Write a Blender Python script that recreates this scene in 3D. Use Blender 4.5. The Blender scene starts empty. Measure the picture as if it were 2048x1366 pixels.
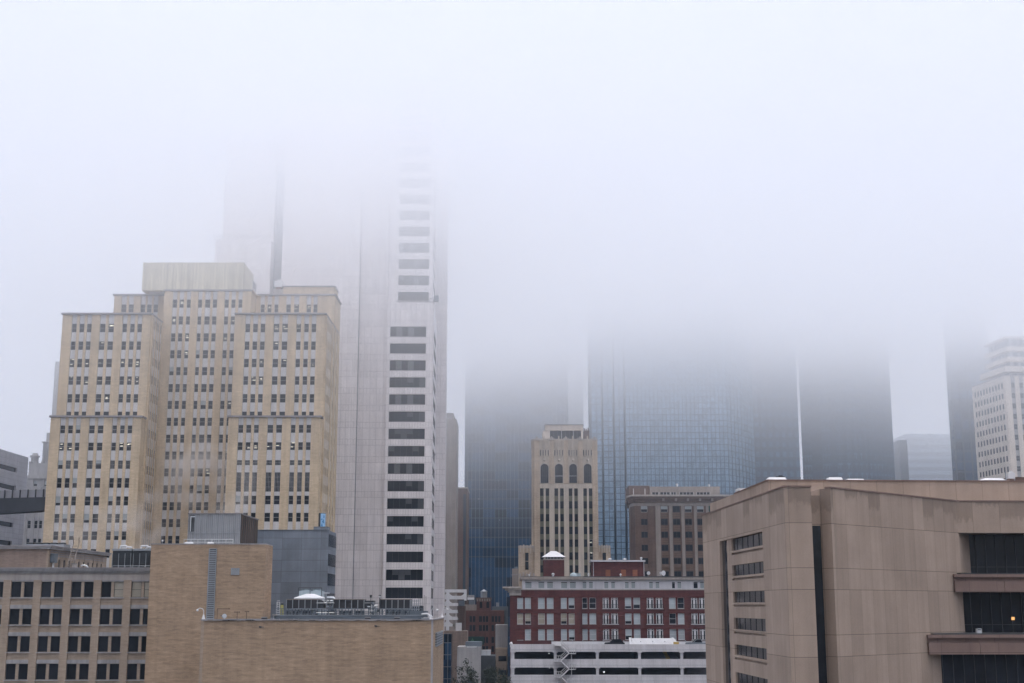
import bpy, bmesh, math, random
from math import radians as R, sin, cos, pi
rnd = random.Random(7)
S = bpy.context.scene
COL = S.collection
# ------------------------------------------------------------------ camera
F = 2674.0                                   # focal length in photo pixels (photo 2048 wide)
TH = math.atan((1210 - 683) / F)             # the lens looks up by about 11 degrees
ZC = 28.0                                    # eye height: a window on the eighth floor
def P(px, py, Y):
    dx = (px - 1024) / F; dy = (683 - py) / F
    t = Y / (cos(TH) - dy * sin(TH))
    return (dx * t, Y, ZC + t * (sin(TH) + dy * cos(TH)))
def PX(px, py, Y): return P(px, py, Y)[0]
def PZ(py, Y): return P(1024, py, Y)[2]

# ------------------------------------------------------------------ materials
def N(nt, t, **kw):
    n = nt.nodes.new(t)
    for k, v in kw.items(): setattr(n, k, v)
    return n
def setin(nt, n, i, v):
    if v is None: return
    if isinstance(v, bpy.types.NodeSocket): nt.links.new(v, n.inputs[i])
    else: n.inputs[i].default_value = v
def M(nt, op, a, b=None, c=None, clamp=False):
    n = N(nt, 'ShaderNodeMath', operation=op); n.use_clamp = clamp
    for i, v in enumerate((a, b, c)): setin(nt, n, i, v)
    return n.outputs[0]
def mixc(nt, f, a, b, mode='MIX'):
    n = N(nt, 'ShaderNodeMix', data_type='RGBA', blend_type=mode)
    setin(nt, n, 0, f)
    for i, v in ((6, a), (7, b)):
        setin(nt, n, i, (*v, 1) if isinstance(v, tuple) and len(v) == 3 else v)
    return n.outputs[2]
def base(name, rough=.75, metal=0.0, spec=.4):
    m = bpy.data.materials.new(name); m.use_nodes = True
    nt = m.node_tree; b = nt.nodes['Principled BSDF']
    b.inputs['Roughness'].default_value = rough; b.inputs['Metallic'].default_value = metal
    b.inputs['Specular IOR Level'].default_value = spec
    return m, nt, b
def coords(nt):
    """u = x+y (runs along any axis-aligned wall), z, both in the object's own space"""
    tc = N(nt, 'ShaderNodeTexCoord'); s = N(nt, 'ShaderNodeSeparateXYZ')
    nt.links.new(tc.outputs['Object'], s.inputs[0])
    u = M(nt, 'ADD', s.outputs[0], s.outputs[1])
    return tc.outputs['Object'], u, s.outputs[2]
def vec(nt, x, y, z=0.0):
    c = N(nt, 'ShaderNodeCombineXYZ')
    for i, v in enumerate((x, y, z)): setin(nt, c, i, v)
    return c.outputs[0]
def noise(nt, v, scale, detail=4, rough=.6):
    n = N(nt, 'ShaderNodeTexNoise'); nt.links.new(v, n.inputs['Vector'])
    n.inputs['Scale'].default_value = scale; n.inputs['Detail'].default_value = detail; n.inputs['Roughness'].default_value = rough
    return n.outputs[0]
def ramp(nt, v, lo, hi, a=0.0, b=1.0):
    n = N(nt, 'ShaderNodeMapRange'); n.clamp = True
    setin(nt, n, 0, v); setin(nt, n, 1, lo); setin(nt, n, 2, hi); setin(nt, n, 3, a); setin(nt, n, 4, b)
    return n.outputs[0]
def weather(nt, col, u, z, obj, amt=.18, streak=.15):
    """mottling plus vertical rain streaks: dirt with its own shape"""
    n1 = noise(nt, obj, .22, 5); f = ramp(nt, n1, .3, .7, 1 - amt, 1 + amt * .5)
    n2 = noise(nt, vec(nt, M(nt, 'MULTIPLY', u, 1.3), M(nt, 'MULTIPLY', z, .07)), 1.0, 5)
    g = ramp(nt, n2, .35, .7, 1 + streak * .4, 1 - streak)
    fg = M(nt, 'MULTIPLY', f, g)
    return mixc(nt, 1.0, col, vec(nt, fg, fg, fg), 'MULTIPLY')
def plain(name, c, rough=.7, metal=0.0, amt=.12, streak=.08, spec=.4):
    m, nt, b = base(name, rough, metal, spec)
    obj, u, z = coords(nt)
    rgb = N(nt, 'ShaderNodeRGB'); rgb.outputs[0].default_value = (*c, 1)
    nt.links.new(weather(nt, rgb.outputs[0], u, z, obj, amt, streak), b.inputs['Base Color'])
    return m
def brickm(name, c1, c2, mortar, w=.45, h=.15, amt=.2, streak=.18, blotch=.5):
    m, nt, b = base(name, .85, spec=.25)
    obj, u, z = coords(nt)
    br = N(nt, 'ShaderNodeTexBrick'); br.offset = .5
    nt.links.new(vec(nt, u, z), br.inputs['Vector'])
    br.inputs['Color1'].default_value = (*c1, 1); br.inputs['Color2'].default_value = (*c2, 1); br.inputs['Mortar'].default_value = (*mortar, 1)
    br.inputs['Scale'].default_value = 1; br.inputs['Mortar Size'].default_value = .012; br.inputs['Bias'].default_value = -.1
    br.inputs['Brick Width'].default_value = w; br.inputs['Row Height'].default_value = h
    # courses laid from slightly different batches of brick
    n = noise(nt, vec(nt, M(nt, 'MULTIPLY', u, .35), M(nt, 'MULTIPLY', z, 3.2)), 1.0, 5, .7)
    f = ramp(nt, n, .3, .7, 1 - .22 * blotch, 1 + .22 * blotch)
    c = mixc(nt, 1.0, br.outputs[0], vec(nt, f, f, f), 'MULTIPLY')
    nt.links.new(weather(nt, c, u, z, obj, amt, streak), b.inputs['Base Color'])
    return m
def lines(nt, v, period, off, width):
    """1 on a joint line, 0 elsewhere"""
    w = M(nt, 'WRAP', M(nt, 'SUBTRACT', v, off), period * .5, -period * .5)
    return M(nt, 'LESS_THAN', M(nt, 'ABSOLUTE', w), width * .5)
def snapnoise(nt, u, z, pu, pz, ou=0.0, oz=0.0):
    a = M(nt, 'FLOOR', M(nt, 'DIVIDE', M(nt, 'SUBTRACT', u, ou), pu)); b_ = M(nt, 'FLOOR', M(nt, 'DIVIDE', M(nt, 'SUBTRACT', z, oz), pz))
    w = N(nt, 'ShaderNodeTexWhiteNoise', noise_dimensions='2D'); nt.links.new(vec(nt, a, b_), w.inputs['Vector'])
    return w.outputs['Value']
def panelm(name, c, joint, pu, pz, lw=.06, tint=.1, rough=.5, metal=0.0, amt=.1, streak=.1, second=None, off=(0., 0.), spec=.4):
    """panels with joints; second=(height, pu2): each storey carries a second short course with narrower panels"""
    m, nt, b = base(name, rough, metal, spec)
    obj, u, z = coords(nt)
    rgb = N(nt, 'ShaderNodeRGB'); rgb.outputs[0].default_value = (*c, 1)
    t = snapnoise(nt, u, z, pu, pz, *off)
    f = ramp(nt, t, 0, 1, 1 - tint, 1 + tint * .6)
    cc = mixc(nt, 1.0, rgb.outputs[0], vec(nt, f, f, f), 'MULTIPLY')
    lu = lines(nt, u, pu, off[0], lw); lz = lines(nt, z, pz, off[1], lw * 1.3)
    if second:
        hh, pu2 = second
        lz = M(nt, 'MAXIMUM', lz, lines(nt, z, pz, off[1] + hh, lw * 1.3))
        inshort = M(nt, 'LESS_THAN', M(nt, 'WRAP', M(nt, 'SUBTRACT', z, off[1]), pz, 0.0), hh)
        lu = M(nt, 'MAXIMUM', lu, M(nt, 'MULTIPLY', inshort, lines(nt, u, pu2, off[0], lw)))
    cc = mixc(nt, M(nt, 'MAXIMUM', lu, lz), cc, joint)
    nt.links.new(weather(nt, cc, u, z, obj, amt, streak), b.inputs['Base Color'])
    return m
def glassm(name, c, rough=.08, spec=.5, metal=0.0, var=.5, cell=None):
    """window glass: dark room behind a smooth pane; rooms differ a little from one another"""
    m, nt, b = base(name, rough, metal, spec)
    obj, u, z = coords(nt)
    oi = N(nt, 'ShaderNodeObjectInfo')
    r = snapnoise(nt, u, z, *cell) if cell else oi.outputs['Random']
    f = ramp(nt, r, 0, 1, 1 - var, 1 + var)
    rgb = N(nt, 'ShaderNodeRGB'); rgb.outputs[0].default_value = (*c, 1)
    n = noise(nt, obj, .9, 3); g = M(nt, 'MULTIPLY', f, ramp(nt, n, .3, .7, .8, 1.2))
    nt.links.new(mixc(nt, 1.0, rgb.outputs[0], vec(nt, g, g, g), 'MULTIPLY'), b.inputs['Base Color'])
    return m
def emit(name, c, s):
    m, nt, b = base(name, .5)
    b.inputs['Base Color'].default_value = (.1, .1, .1, 1)
    b.inputs['Emission Color'].default_value = (*c, 1); b.inputs['Emission Strength'].default_value = s
    return m
def concretem(name, c, tint=.12, stains=True):
    m, nt, b = base(name, .85, spec=.25)
    obj, u, z = coords(nt)
    rgb = N(nt, 'ShaderNodeRGB'); rgb.outputs[0].default_value = (*c, 1)
    t = snapnoise(nt, u, z, 2.45, 5.11, .3, ZC + 1.18)
    f = ramp(nt, t, 0, 1, 1 - tint, 1 + tint * .5)
    cc = mixc(nt, 1.0, rgb.outputs[0], vec(nt, f, f, f), 'MULTIPLY')
    fine = noise(nt, obj, 9.0, 4, .7); ff = ramp(nt, fine, .3, .7, .93, 1.06)
    cc = mixc(nt, 1.0, cc, vec(nt, ff, ff, ff), 'MULTIPLY')
    low = M(nt, 'LESS_THAN', z, ZC + 7.2)
    lz = M(nt, 'MULTIPLY', low, M(nt, 'MAXIMUM', lines(nt, z, 5.11, ZC + 1.18, .045), lines(nt, z, 5.11, ZC + 2.83, .045)))
    lv = M(nt, 'MULTIPLY', lines(nt, u, 2.45, .3, .05), .5)
    cc = mixc(nt, M(nt, 'MAXIMUM', lz, lv), cc, tuple(k * .45 for k in c))
    if stains:   # water running down from the coping: ragged dark tongues
        pr = snapnoise(nt, u, z, 2.45, 400, .3, 0)
        rag = noise(nt, vec(nt, M(nt, 'MULTIPLY', u, 2.6), M(nt, 'MULTIPLY', z, .9)), 1.0, 4, .7)
        reach = M(nt, 'ADD', ramp(nt, pr, .35, 1.0, .9, 2.9), M(nt, 'MULTIPLY', M(nt, 'SUBTRACT', rag, .5), 2.2))
        wet = ramp(nt, M(nt, 'SUBTRACT', M(nt, 'ADD', z, reach), ZC + 10.3), -.2, .2)
        cc = mixc(nt, M(nt, 'MULTIPLY', M(nt, 'MULTIPLY', wet, M(nt, 'LESS_THAN', z, ZC + 9.32)), .45), cc, tuple(k * .45 for k in c))
    nt.links.new(weather(nt, cc, u, z, obj, .14, .1), b.inputs['Base Color'])
    return m

MT = {}
MT['tan'] = brickm('tan_brick', (.61, .48, .325), (.53, .415, .275), (.47, .385, .29), .5, .16, .16, .15)
MT['grey_panel'] = plain('grey_spandrel', (.55, .535, .53), .6, amt=.1, streak=.14)
MT['coping'] = plain('dark_coping', (.25, .235, .24), .6)
MT['cream_metal'] = panelm('cream_corrugated', (.62, .57, .44), (.49, .46, .37), .62, 60, .1, .04, .5, amt=.14, streak=.28)
MT['white_paint'] = plain('white_paint', (.66, .66, .67), .5)
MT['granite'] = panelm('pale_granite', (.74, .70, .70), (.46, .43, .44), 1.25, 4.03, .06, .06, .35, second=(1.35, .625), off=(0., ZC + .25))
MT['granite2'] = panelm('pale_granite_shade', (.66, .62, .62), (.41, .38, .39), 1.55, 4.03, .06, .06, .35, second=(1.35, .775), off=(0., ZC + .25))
MT['glass'] = glassm('window_glass', (.016, .018, .023), .1, .18)
MT['glass_tint'] = glassm('tinted_glass', (.018, .02, .025), .08, .2, var=.2)
MT['frame_pale'] = plain('pale_frame', (.42, .42, .42), .5)
MT['frame_white'] = plain('white_frame', (.62, .62, .63), .5)
MT['frame_dark'] = plain('dark_frame', (.05, .05, .055), .5)
MT['blind'] = plain('window_blind', (.34, .37, .38), .8)
MT['blind_pale'] = plain('pale_blind', (.40, .45, .47), .8)
MT['attic_blind'] = plain('grey_green_blind', (.29, .32, .32), .8)
MT['blind_dim'] = plain('blind_behind_tinted_glass', (.055, .058, .065), .4)
MT['blind_dusk'] = plain('paler_blind_behind_tinted_glass', (.10, .105, .115), .4)
MT['blind_tan'] = plain('tan_blind', (.34, .31, .25), .8)
MT['lit'] = emit('fluorescent', (1, .93, .78), .8)
MT['lit_warm'] = emit('warm_lamp', (1, .5, .15), .45)
MT['lit_white'] = emit('white_lamp', (.9, .95, 1), .5)
MT['buff'] = brickm('buff_brick', (.40, .285, .19), (.325, .23, .152), (.29, .23, .175), .55, .17, .2, .1, 1.0)
MT['buff_pale'] = brickm('pale_buff_brick', (.38, .30, .23), (.33, .255, .195), (.3, .25, .2), .5, .16, .14, .1)
MT['stone'] = plain('pale_limestone', (.40, .36, .33), .8, amt=.16, streak=.2)
MT['stone_grey'] = plain('grey_limestone', (.33, .32, .32), .8, amt=.2, streak=.22)
MT['mauve'] = brickm('mauve_brick', (.30, .225, .185), (.26, .19, .155), (.24, .2, .17), .5, .16, .14, .16)
MT['slate'] = panelm('slate_cladding', (.175, .20, .235), (.11, .125, .145), 3.1, 1.75, .05, .14, .5, amt=.22, streak=.12)
MT['redbrick'] = brickm('red_brick', (.115, .033, .030), (.088, .026, .025), (.1, .055, .05), .45, .15, .22, .16, .8)
MT['redbrick_dull'] = brickm('dull_red_brick', (.16, .075, .06), (.125, .058, .048), (.12, .08, .07), .45, .15, .25, .2)
MT['orange_brick'] = brickm('orange_brick', (.30, .11, .055), (.25, .09, .05), (.2, .1, .07), .45, .15, .2, .2)
MT['brownbrick'] = brickm('brown_brick', (.155, .105, .085), (.125, .083, .066), (.12, .09, .08), .45, .15, .2, .18)
MT['spandrel_brick'] = plain('ochre_band', (.19, .125, .085), .8)
MT['brownpale'] = plain('pale_terracotta', (.27, .235, .21), .8, amt=.18, streak=.18)
MT['terracotta'] = plain('cream_terracotta', (.50, .435, .36), .75, amt=.16, streak=.2)
MT['artbrick'] = brickm('art_brick', (.49, .395, .30), (.42, .335, .25), (.38, .31, .24), .5, .16, .2, .18)
MT['spandrel_olive'] = plain('olive_spandrel', (.13, .125, .085), .6)
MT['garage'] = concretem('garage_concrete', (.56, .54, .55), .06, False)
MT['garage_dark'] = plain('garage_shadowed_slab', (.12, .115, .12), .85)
MT['concrete'] = concretem('tan_concrete', (.375, .292, .235))
MT['concrete_ledge'] = concretem('rust_concrete', (.215, .15, .128), .05, False)
MT['asphalt'] = plain('asphalt', (.05, .05, .052), .9, amt=.3)
MT['paving'] = panelm('paving', (.25, .24, .23), (.15, .15, .15), 1.2, 1.2, .03, .1, .9)
MT['gravel'] = plain('roof_gravel', (.2, .19, .18), .95, amt=.35)
MT['roofdark'] = plain('roof_membrane', (.075, .075, .08), .9, amt=.3)
MT['steel'] = plain('galvanised_steel', (.32, .34, .36), .4, .5, amt=.2)
MT['steel_blue'] = plain('blue_grey_steel', (.13, .155, .18), .5, .2, amt=.2)
MT['steel_dark'] = plain('dark_steel', (.05, .055, .06), .5, .2, amt=.2)
MT['silver'] = plain('silver_lagging', (.62, .64, .66), .35, .4, amt=.2)
MT['fin'] = panelm('cooling_fins', (.018, .018, .02), (.035, .035, .04), 60, .1, .03, .0, .5)
MT['louver'] = panelm('louver', (.24, .27, .30), (.07, .08, .09), 60, .32, .12, .0, .5)
MT['canvas'] = plain('white_canvas', (.62, .62, .63), .8, amt=.06)
MT['yellow'] = plain('yellow_lagging', (.40, .38, .13), .7)
MT['yellow_paint'] = plain('yellow_paint', (.55, .38, .10), .7, amt=.3)
MT['leaf'] = plain('foliage', (.026, .033, .022), .8, amt=.4)
MT['bark'] = plain('bark', (.06, .05, .045), .9)
MT['car_black'] = plain('black_car_paint', (.02, .02, .024), .25)
MT['car_grey'] = plain('grey_car_paint', (.16, .18, .2), .25)
MT['rubber'] = plain('rubber', (.02, .02, .02), .9)
MT['green_sign'] = plain('green_sign', (.012, .05, .04), .5)
MT['green_mark'] = plain('pale_green_mark', (.07, .17, .10), .6)
MT['blue_a'] = plain('pale_blue_print', (.30, .50, .72), .5)
MT['blue_b'] = plain('deep_blue_print', (.06, .22, .42), .5)
MT['ramp'] = plain('ramp_slab', (.22, .23, .25), .8, amt=.25)
MT['membrane'] = panelm('ribbed_translucent', (.30, .31, .325), (.21, .215, .225), .28, 60, .06, .0, .35, amt=.2, streak=.14)
MT['rust_sheet'] = panelm('rusty_sheet', (.115, .075, .05), (.06, .045, .035), .4, 60, .08, .1, .7, amt=.3, streak=.4)
# far towers: the blue of the haze is put into their colours
MT['mull_soft'] = plain('soft_mullion', (.055, .085, .115), .5)
MT['dark_tower'] = glassm('black_curtain_wall', (.012, .034, .07), .2, .25, .0, .8, (4.8, 3.9))
MT['mirror'] = glassm('mirror_curtain_wall', (.16, .245, .33), .4, .35, .35, .2, (1.6, 2.2))
MT['mull'] = plain('dark_mullion', (.03, .047, .066), .5)
MT['fin_pale'] = plain('pale_fin', (.22, .24, .26), .4)
MT['tower_hazed'] = panelm('hazed_slab_tower', (.045, .105, .175), (.025, .055, .095), 2.6, 3.8, 1.2, .2, .5)
MT['tower_pale'] = plain('pale_far_tower', (.30, .33, .35), .6)
MT['tower_band'] = plain('pale_band', (.13, .18, .24), .6)
MT['beige'] = plain('beige_stone', (.60, .53, .46), .8, amt=.1, streak=.12)

# ------------------------------------------------------------------ geometry
class Geo:
    def __init__(s): s.v = []; s.f = []; s.mi = []; s.ms = []
    def m(s, mat):
        mat = MT[mat] if isinstance(mat, str) else mat
        if mat not in s.ms: s.ms.append(mat)
        return s.ms.index(mat)
    def add(s, vs, fs, mat):
        o = len(s.v); k = s.m(mat); s.v += vs
        for f in fs: s.f.append(tuple(o + i for i in f)); s.mi.append(k)
        return s
    def box(s, x0, x1, y0, y1, z0, z1, mat):
        x0, x1 = min(x0, x1), max(x0, x1); y0, y1 = min(y0, y1), max(y0, y1); z0, z1 = min(z0, z1), max(z0, z1)
        return s.add([(x, y, z) for x in (x0, x1) for y in (y0, y1) for z in (z0, z1)],
                     [(0, 1, 3, 2), (4, 6, 7, 5), (0, 4, 5, 1), (2, 3, 7, 6), (0, 2, 6, 4), (1, 5, 7, 3)], mat)
    def prism(s, pts, z0, z1, mat):
        n = len(pts)
        a = sum(pts[i][0] * pts[(i + 1) % n][1] - pts[(i + 1) % n][0] * pts[i][1] for i in range(n))
        if a < 0: pts = pts[::-1]
        vs = [(x, y, z0) for x, y in pts] + [(x, y, z1) for x, y in pts]
        fs = [tuple(range(n - 1, -1, -1)), tuple(range(n, 2 * n))] + [(i, (i + 1) % n, n + (i + 1) % n, n + i) for i in range(n)]
        return s.add(vs, fs, mat)
    def loft(s, lo, hi, mat):
        """closed body between two polygons with the same corner count"""
        n = len(lo)
        fs = [tuple(range(n - 1, -1, -1)), tuple(range(n, 2 * n))] + [(i, (i + 1) % n, n + (i + 1) % n, n + i) for i in range(n)]
        return s.add(list(lo) + list(hi), fs, mat)
    def cyl(s, cx, cy, z0, z1, r0, mat, r1=None, n=12):
        r1 = r0 if r1 is None else r1
        lo = [(cx + r0 * cos(2 * pi * i / n), cy + r0 * sin(2 * pi * i / n), z0) for i in range(n)]
        hi = [(cx + r1 * cos(2 * pi * i / n), cy + r1 * sin(2 * pi * i / n), z1) for i in range(n)]
        return s.loft(lo, hi, mat)
    def tube(s, pts, r, mat, n=6):
        from mathutils import Vector as V
        pts = [V(p) for p in pts]; rs = r if isinstance(r, (list, tuple)) else [r] * len(pts)
        rings = []
        for i, p in enumerate(pts):
            d = (pts[min(i + 1, len(pts) - 1)] - pts[max(i - 1, 0)]).normalized()
            a = d.orthogonal().normalized() if i == 0 else (a - d * a.dot(d)).normalized()
            b = d.cross(a)
            rings.append([tuple(p + (a * cos(2 * pi * k / n) + b * sin(2 * pi * k / n)) * rs[i]) for k in range(n)])
        vs = [q for r_ in rings for q in r_]; m = len(pts)
        fs = [(i * n + k, i * n + (k + 1) % n, (i + 1) * n + (k + 1) % n, (i + 1) * n + k) for i in range(m - 1) for k in range(n)]
        fs += [tuple(range(n - 1, -1, -1)), tuple((m - 1) * n + k for k in range(n))]
        return s.add(vs, fs, mat)
    def ball(s, c, r, mat, n=10, k=6, top=False):
        rx, ry, rz = r if isinstance(r, tuple) else (r, r, r)
        vs = []; a0 = 0 if top else -pi / 2
        for j in range(k + 1):
            a = a0 + (pi / 2 - a0) * j / k
            vs += [(c[0] + rx * max(cos(a), .001) * cos(2 * pi * i / n), c[1] + ry * max(cos(a), .001) * sin(2 * pi * i / n), c[2] + rz * sin(a)) for i in range(n)]
        fs = [(j * n + i, j * n + (i + 1) % n, (j + 1) * n + (i + 1) % n, (j + 1) * n + i) for j in range(k) for i in range(n)]
        fs += [tuple(range(n - 1, -1, -1)), tuple(k * n + i for i in range(n))]
        return s.add(vs, fs, mat)
    def merge(s, g, loc, rot):
        c, n = cos(rot), sin(rot); o = len(s.v)
        s.v += [(loc[0] + x * c - y * n, loc[1] + x * n + y * c, loc[2] + z) for x, y, z in g.v]
        for f, k in zip(g.f, g.mi): s.f.append(tuple(o + i for i in f)); s.mi.append(s.m(g.ms[k]))
        return s
    def mesh(s, name, off=(0, 0, 0)):
        me = bpy.data.meshes.new(name)
        me.from_pydata([(x - off[0], y - off[1], z - off[2]) for x, y, z in s.v], [], s.f)
        for m in s.ms: me.materials.append(m)
        me.polygons.foreach_set('material_index', s.mi)
        bm = bmesh.new(); bm.from_mesh(me); bmesh.ops.recalc_face_normals(bm, faces=bm.faces); bm.to_mesh(me); bm.free()
        return me
def link(name, data, parent=None, loc=None, rot=0):
    o = bpy.data.objects.new(name, data); COL.objects.link(o)
    if parent: o.parent = parent
    if loc: o.location = loc
    if rot: o.rotation_euler = (0, 0, rot)
    return o
def tag(o, label=None, cat=None, group=None, kind=None):
    for k, v in (('label', label), ('category', cat), ('group', group), ('kind', kind)):
        if v: o[k] = v
    return o
class Thing:
    """an Empty at the thing's base that parents its parts. Shapes are given in world coordinates unless local=True"""
    def __init__(s, name, label, cat, loc, yaw=0.0, group=None, local=False):
        s.root = link(name, None, None, loc, yaw); s.root.empty_display_size = .5
        tag(s.root, label, cat, group)
        s.off = (0, 0, 0) if (local or yaw) else loc
        s.wins = []
    def part(s, name, g, parent=None, label=None, kind=None):
        o = link(name, g.mesh(name, s.off), parent or s.root); tag(o, label, None, None, kind); return o
def single(name, g, label, cat, loc, group=None):
    o = link(name, g.mesh(name, loc), None, loc); return tag(o, label, cat, group)
def struct(name, g): return tag(link(name, g.mesh(name)), kind='structure')
def copy_tree(o, parent=None):
    c = o.copy(); COL.objects.link(c); c.parent = parent
    for ch in list(o.children): copy_tree(ch, c)
    return c

# ------------------------------------------------------------------ windows and facades
WC = {}
def wingeo(w, h, style, k=0):
    """(frame geometry, pane geometry, blind geometry) with the origin at the lower left corner, outward is -y"""
    key = (round(w, 2), round(h, 2), style, k)
    if key in WC: return WC[key]
    r = random.Random(hash((round(w, 2), round(h, 2), k)) & 0xffff)
    fr = Geo(); pn = Geo(); bl = Geo()
    fm = {'red': 'frame_white', 'french': 'frame_white', 'dark': 'frame_dark', 'fore': 'frame_dark', 'cross': 'frame_dark', 'attic': 'frame_white', 'forebrown': 'frame_dark'}.get(style.split('_')[0], 'frame_pale')
    t = .06 if w < 1.6 else .08
    if style.startswith('dark'): t = .05
    fr.box(0, t, -.1, 0, 0, h, fm); fr.box(w - t, w, -.1, 0, 0, h, fm); fr.box(t, w - t, -.1, 0, 0, t, fm); fr.box(t, w - t, -.1, 0, h - t, h, fm)
    gm = 'glass'
    pn.box(t, w - t, -.05, -.01, t, h - t, gm)
    s0 = style.split('_')[0]
    if s0 in ('plain', 'lit', 'blind', 'red', 'forebrown'): fr.box(t, w - t, -.09, -.04, h * .48, h * .48 + .05, fm)
    if s0 == 'grid':
        for i in range(1, 4): fr.box(w * i / 4 - .02, w * i / 4 + .02, -.09, -.04, t, h - t, fm)
        n = max(2, int(h / .9))
        for i in range(1, n): fr.box(t, w - t, -.085, -.045, h * i / n - .015, h * i / n + .015, fm)
    if s0 == 'cross': fr.box(w * .5 - .03, w * .5 + .03, -.09, -.04, t, h - t, fm)
    if s0 == 'lit':
        for i in range(r.choice((1, 1, 2, 2))):
            z = h * r.uniform(.25, .9); a = r.uniform(t, w * .4); b = min(w - t, a + w * r.uniform(.3, .75))
            bl.box(a, b, -.062, -.052, z, z + .07, 'lit')
    if s0 == 'blind':
        z = h * r.choice((.5, .5, .3, .62)); bl.box(t, w - t, -.062, -.052, z, h - t, 'blind')
    if s0 == 'red':
        c = style.split('_')[1]
        if c != 'open':
            z = t if r.random() < .75 else h * r.uniform(.12, .45)
            bl.box(t, w - t, -.062, -.052, z, h - t, {'white': 'blind_pale', 'grey': 'blind', 'tan': 'blind_tan'}[c])
    if s0 == 'attic':
        fr.box(t, w - t, -.08, -.04, h * .8, h * .8 + .06, 'frame_pale')
        if k % 5: bl.box(t, w - t, -.062, -.052, t, h * .8, 'attic_blind')
    if s0 == 'forebrown': bl.box(t, w - t, -.062, -.052, t, h - t, 'blind_tan')
    if s0 == 'french':
        fr.box(w * .34, w * .66, -.12, -.04, t, h - t, fm); fr.box(t, w - t, -.12, -.04, h * .84, h * .9, fm)
        fr.box(t, t + .12, -.12, -.04, t, h - t, fm); fr.box(w - t - .12, w - t, -.12, -.04, t, h - t, fm)
    WC[key] = [fr, pn, bl, {}]
    return WC[key]
def T3(org, rot):
    x0, y0 = org
    if rot == 0: return lambda u, d, z: (x0 + u, y0 - d, z)
    if rot == 90: return lambda u, d, z: (x0 + d, y0 + u, z)
    return lambda u, d, z: (x0 - d, y0 - u, z)
def tbox(g, T, u0, u1, d0, d1, z0, z1, mat):
    a = T(u0, d0, z0); b = T(u1, d1, z1)
    g.box(a[0], b[0], a[1], b[1], a[2], b[2], mat)
def facade(th, g, org, rot, width, zb, zt, cols, rows, pier, span, style, dp=.35, ds=.15, dm=None, gap=.9, midmat=None, wsel=None, pri=1.0):
    """piers run full height between the window columns; spandrels fill each column between the rows.
    columns closer than `gap` share a bay and get a slimmer, shallower mullion pier."""
    T = T3(org, rot); cols = sorted(cols); rows = sorted(rows); dm = dp if dm is None else dm
    e = [0.0] + [c for a in cols for c in a] + [width]
    for i in range(0, len(e), 2):
        a, b = e[i], e[i + 1]
        if b - a < .01: continue
        inner = 0 < i < len(e) - 2 and (b - a) < gap
        tbox(g, T, a, b, 0, dm if inner else dp, zb, zt, (midmat or pier) if inner else pier)
    zz = [zb] + [c for a in rows for c in a] + [zt]
    for ci, (a, b) in enumerate(cols):
        for i in range(0, len(zz), 2):
            if zz[i + 1] - zz[i] > .01: tbox(g, T, a, b, 0, ds, zz[i], zz[i + 1], span)
        for ri, (z0, z1) in enumerate(rows):
            st = wsel(ci, ri) if wsel else style
            if st is None:
                tbox(g, T, a, b, 0, ds * .9, z0, z1, pier); continue
            k = 0
            if isinstance(st, tuple): st, k = st
            th.wins.append((T(a, .02, z0), R(rot), b - a, z1 - z0, st, k, pri))
def setwins(th, sub=False, limit=100, name='window'):
    """the windows that show largest become parts, the rest one part"""
    def size(w): return w[6] * w[2] * w[3]
    ws = sorted(th.wins, key=size, reverse=True)
    rest = Geo()
    for i, (p, rot, w, h, st, k, pri) in enumerate(ws):
        fr, pn, bl, me = wingeo(w, h, st, k)
        p = tuple(a - b for a, b in zip(p, th.off))
        if i < limit:
            if not me:
                if sub:
                    me['f'] = fr.mesh('window_frame'); me['p'] = pn.mesh('pane'); me['b'] = bl.mesh('blind') if bl.v else None
                else:
                    a = Geo()
                    for q in (fr, pn, bl): a.merge(q, (0, 0, 0), 0)
                    me['a'] = a.mesh('window')
            if sub:
                o = link(name, me['f'], th.root, p, rot); link('pane', me['p'], o)
                if me['b']: link('blind', me['b'], o)
            else: link(name, me['a'], th.root, p, rot)
        else:
            for q in (fr, pn, bl): rest.merge(q, p, rot)
    if rest.v: tag(link('windows', rest.mesh('windows'), th.root), kind='stuff')
    th.wins = []
def fr2(cols, w, n=None): return [(a * w, b * w) for a, b in cols]

# ------------------------------------------------------------------ setting: ground and street
g = Geo(); g.box(-2500, 2500, -600, 3500, -1, 0, 'asphalt'); struct('ground', g)
g = Geo(); g.box(-24, -14, 40, 520, .0, .13, 'paving'); g.box(2, 12, 40, 520, .0, .13, 'paving'); struct('pavement', g)
g = Geo()
for k in range(40): g.box(-6.1, -5.9, 50 + k * 11, 56 + k * 11, .004, .010, 'white_paint')
struct('road_marking', g)

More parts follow.
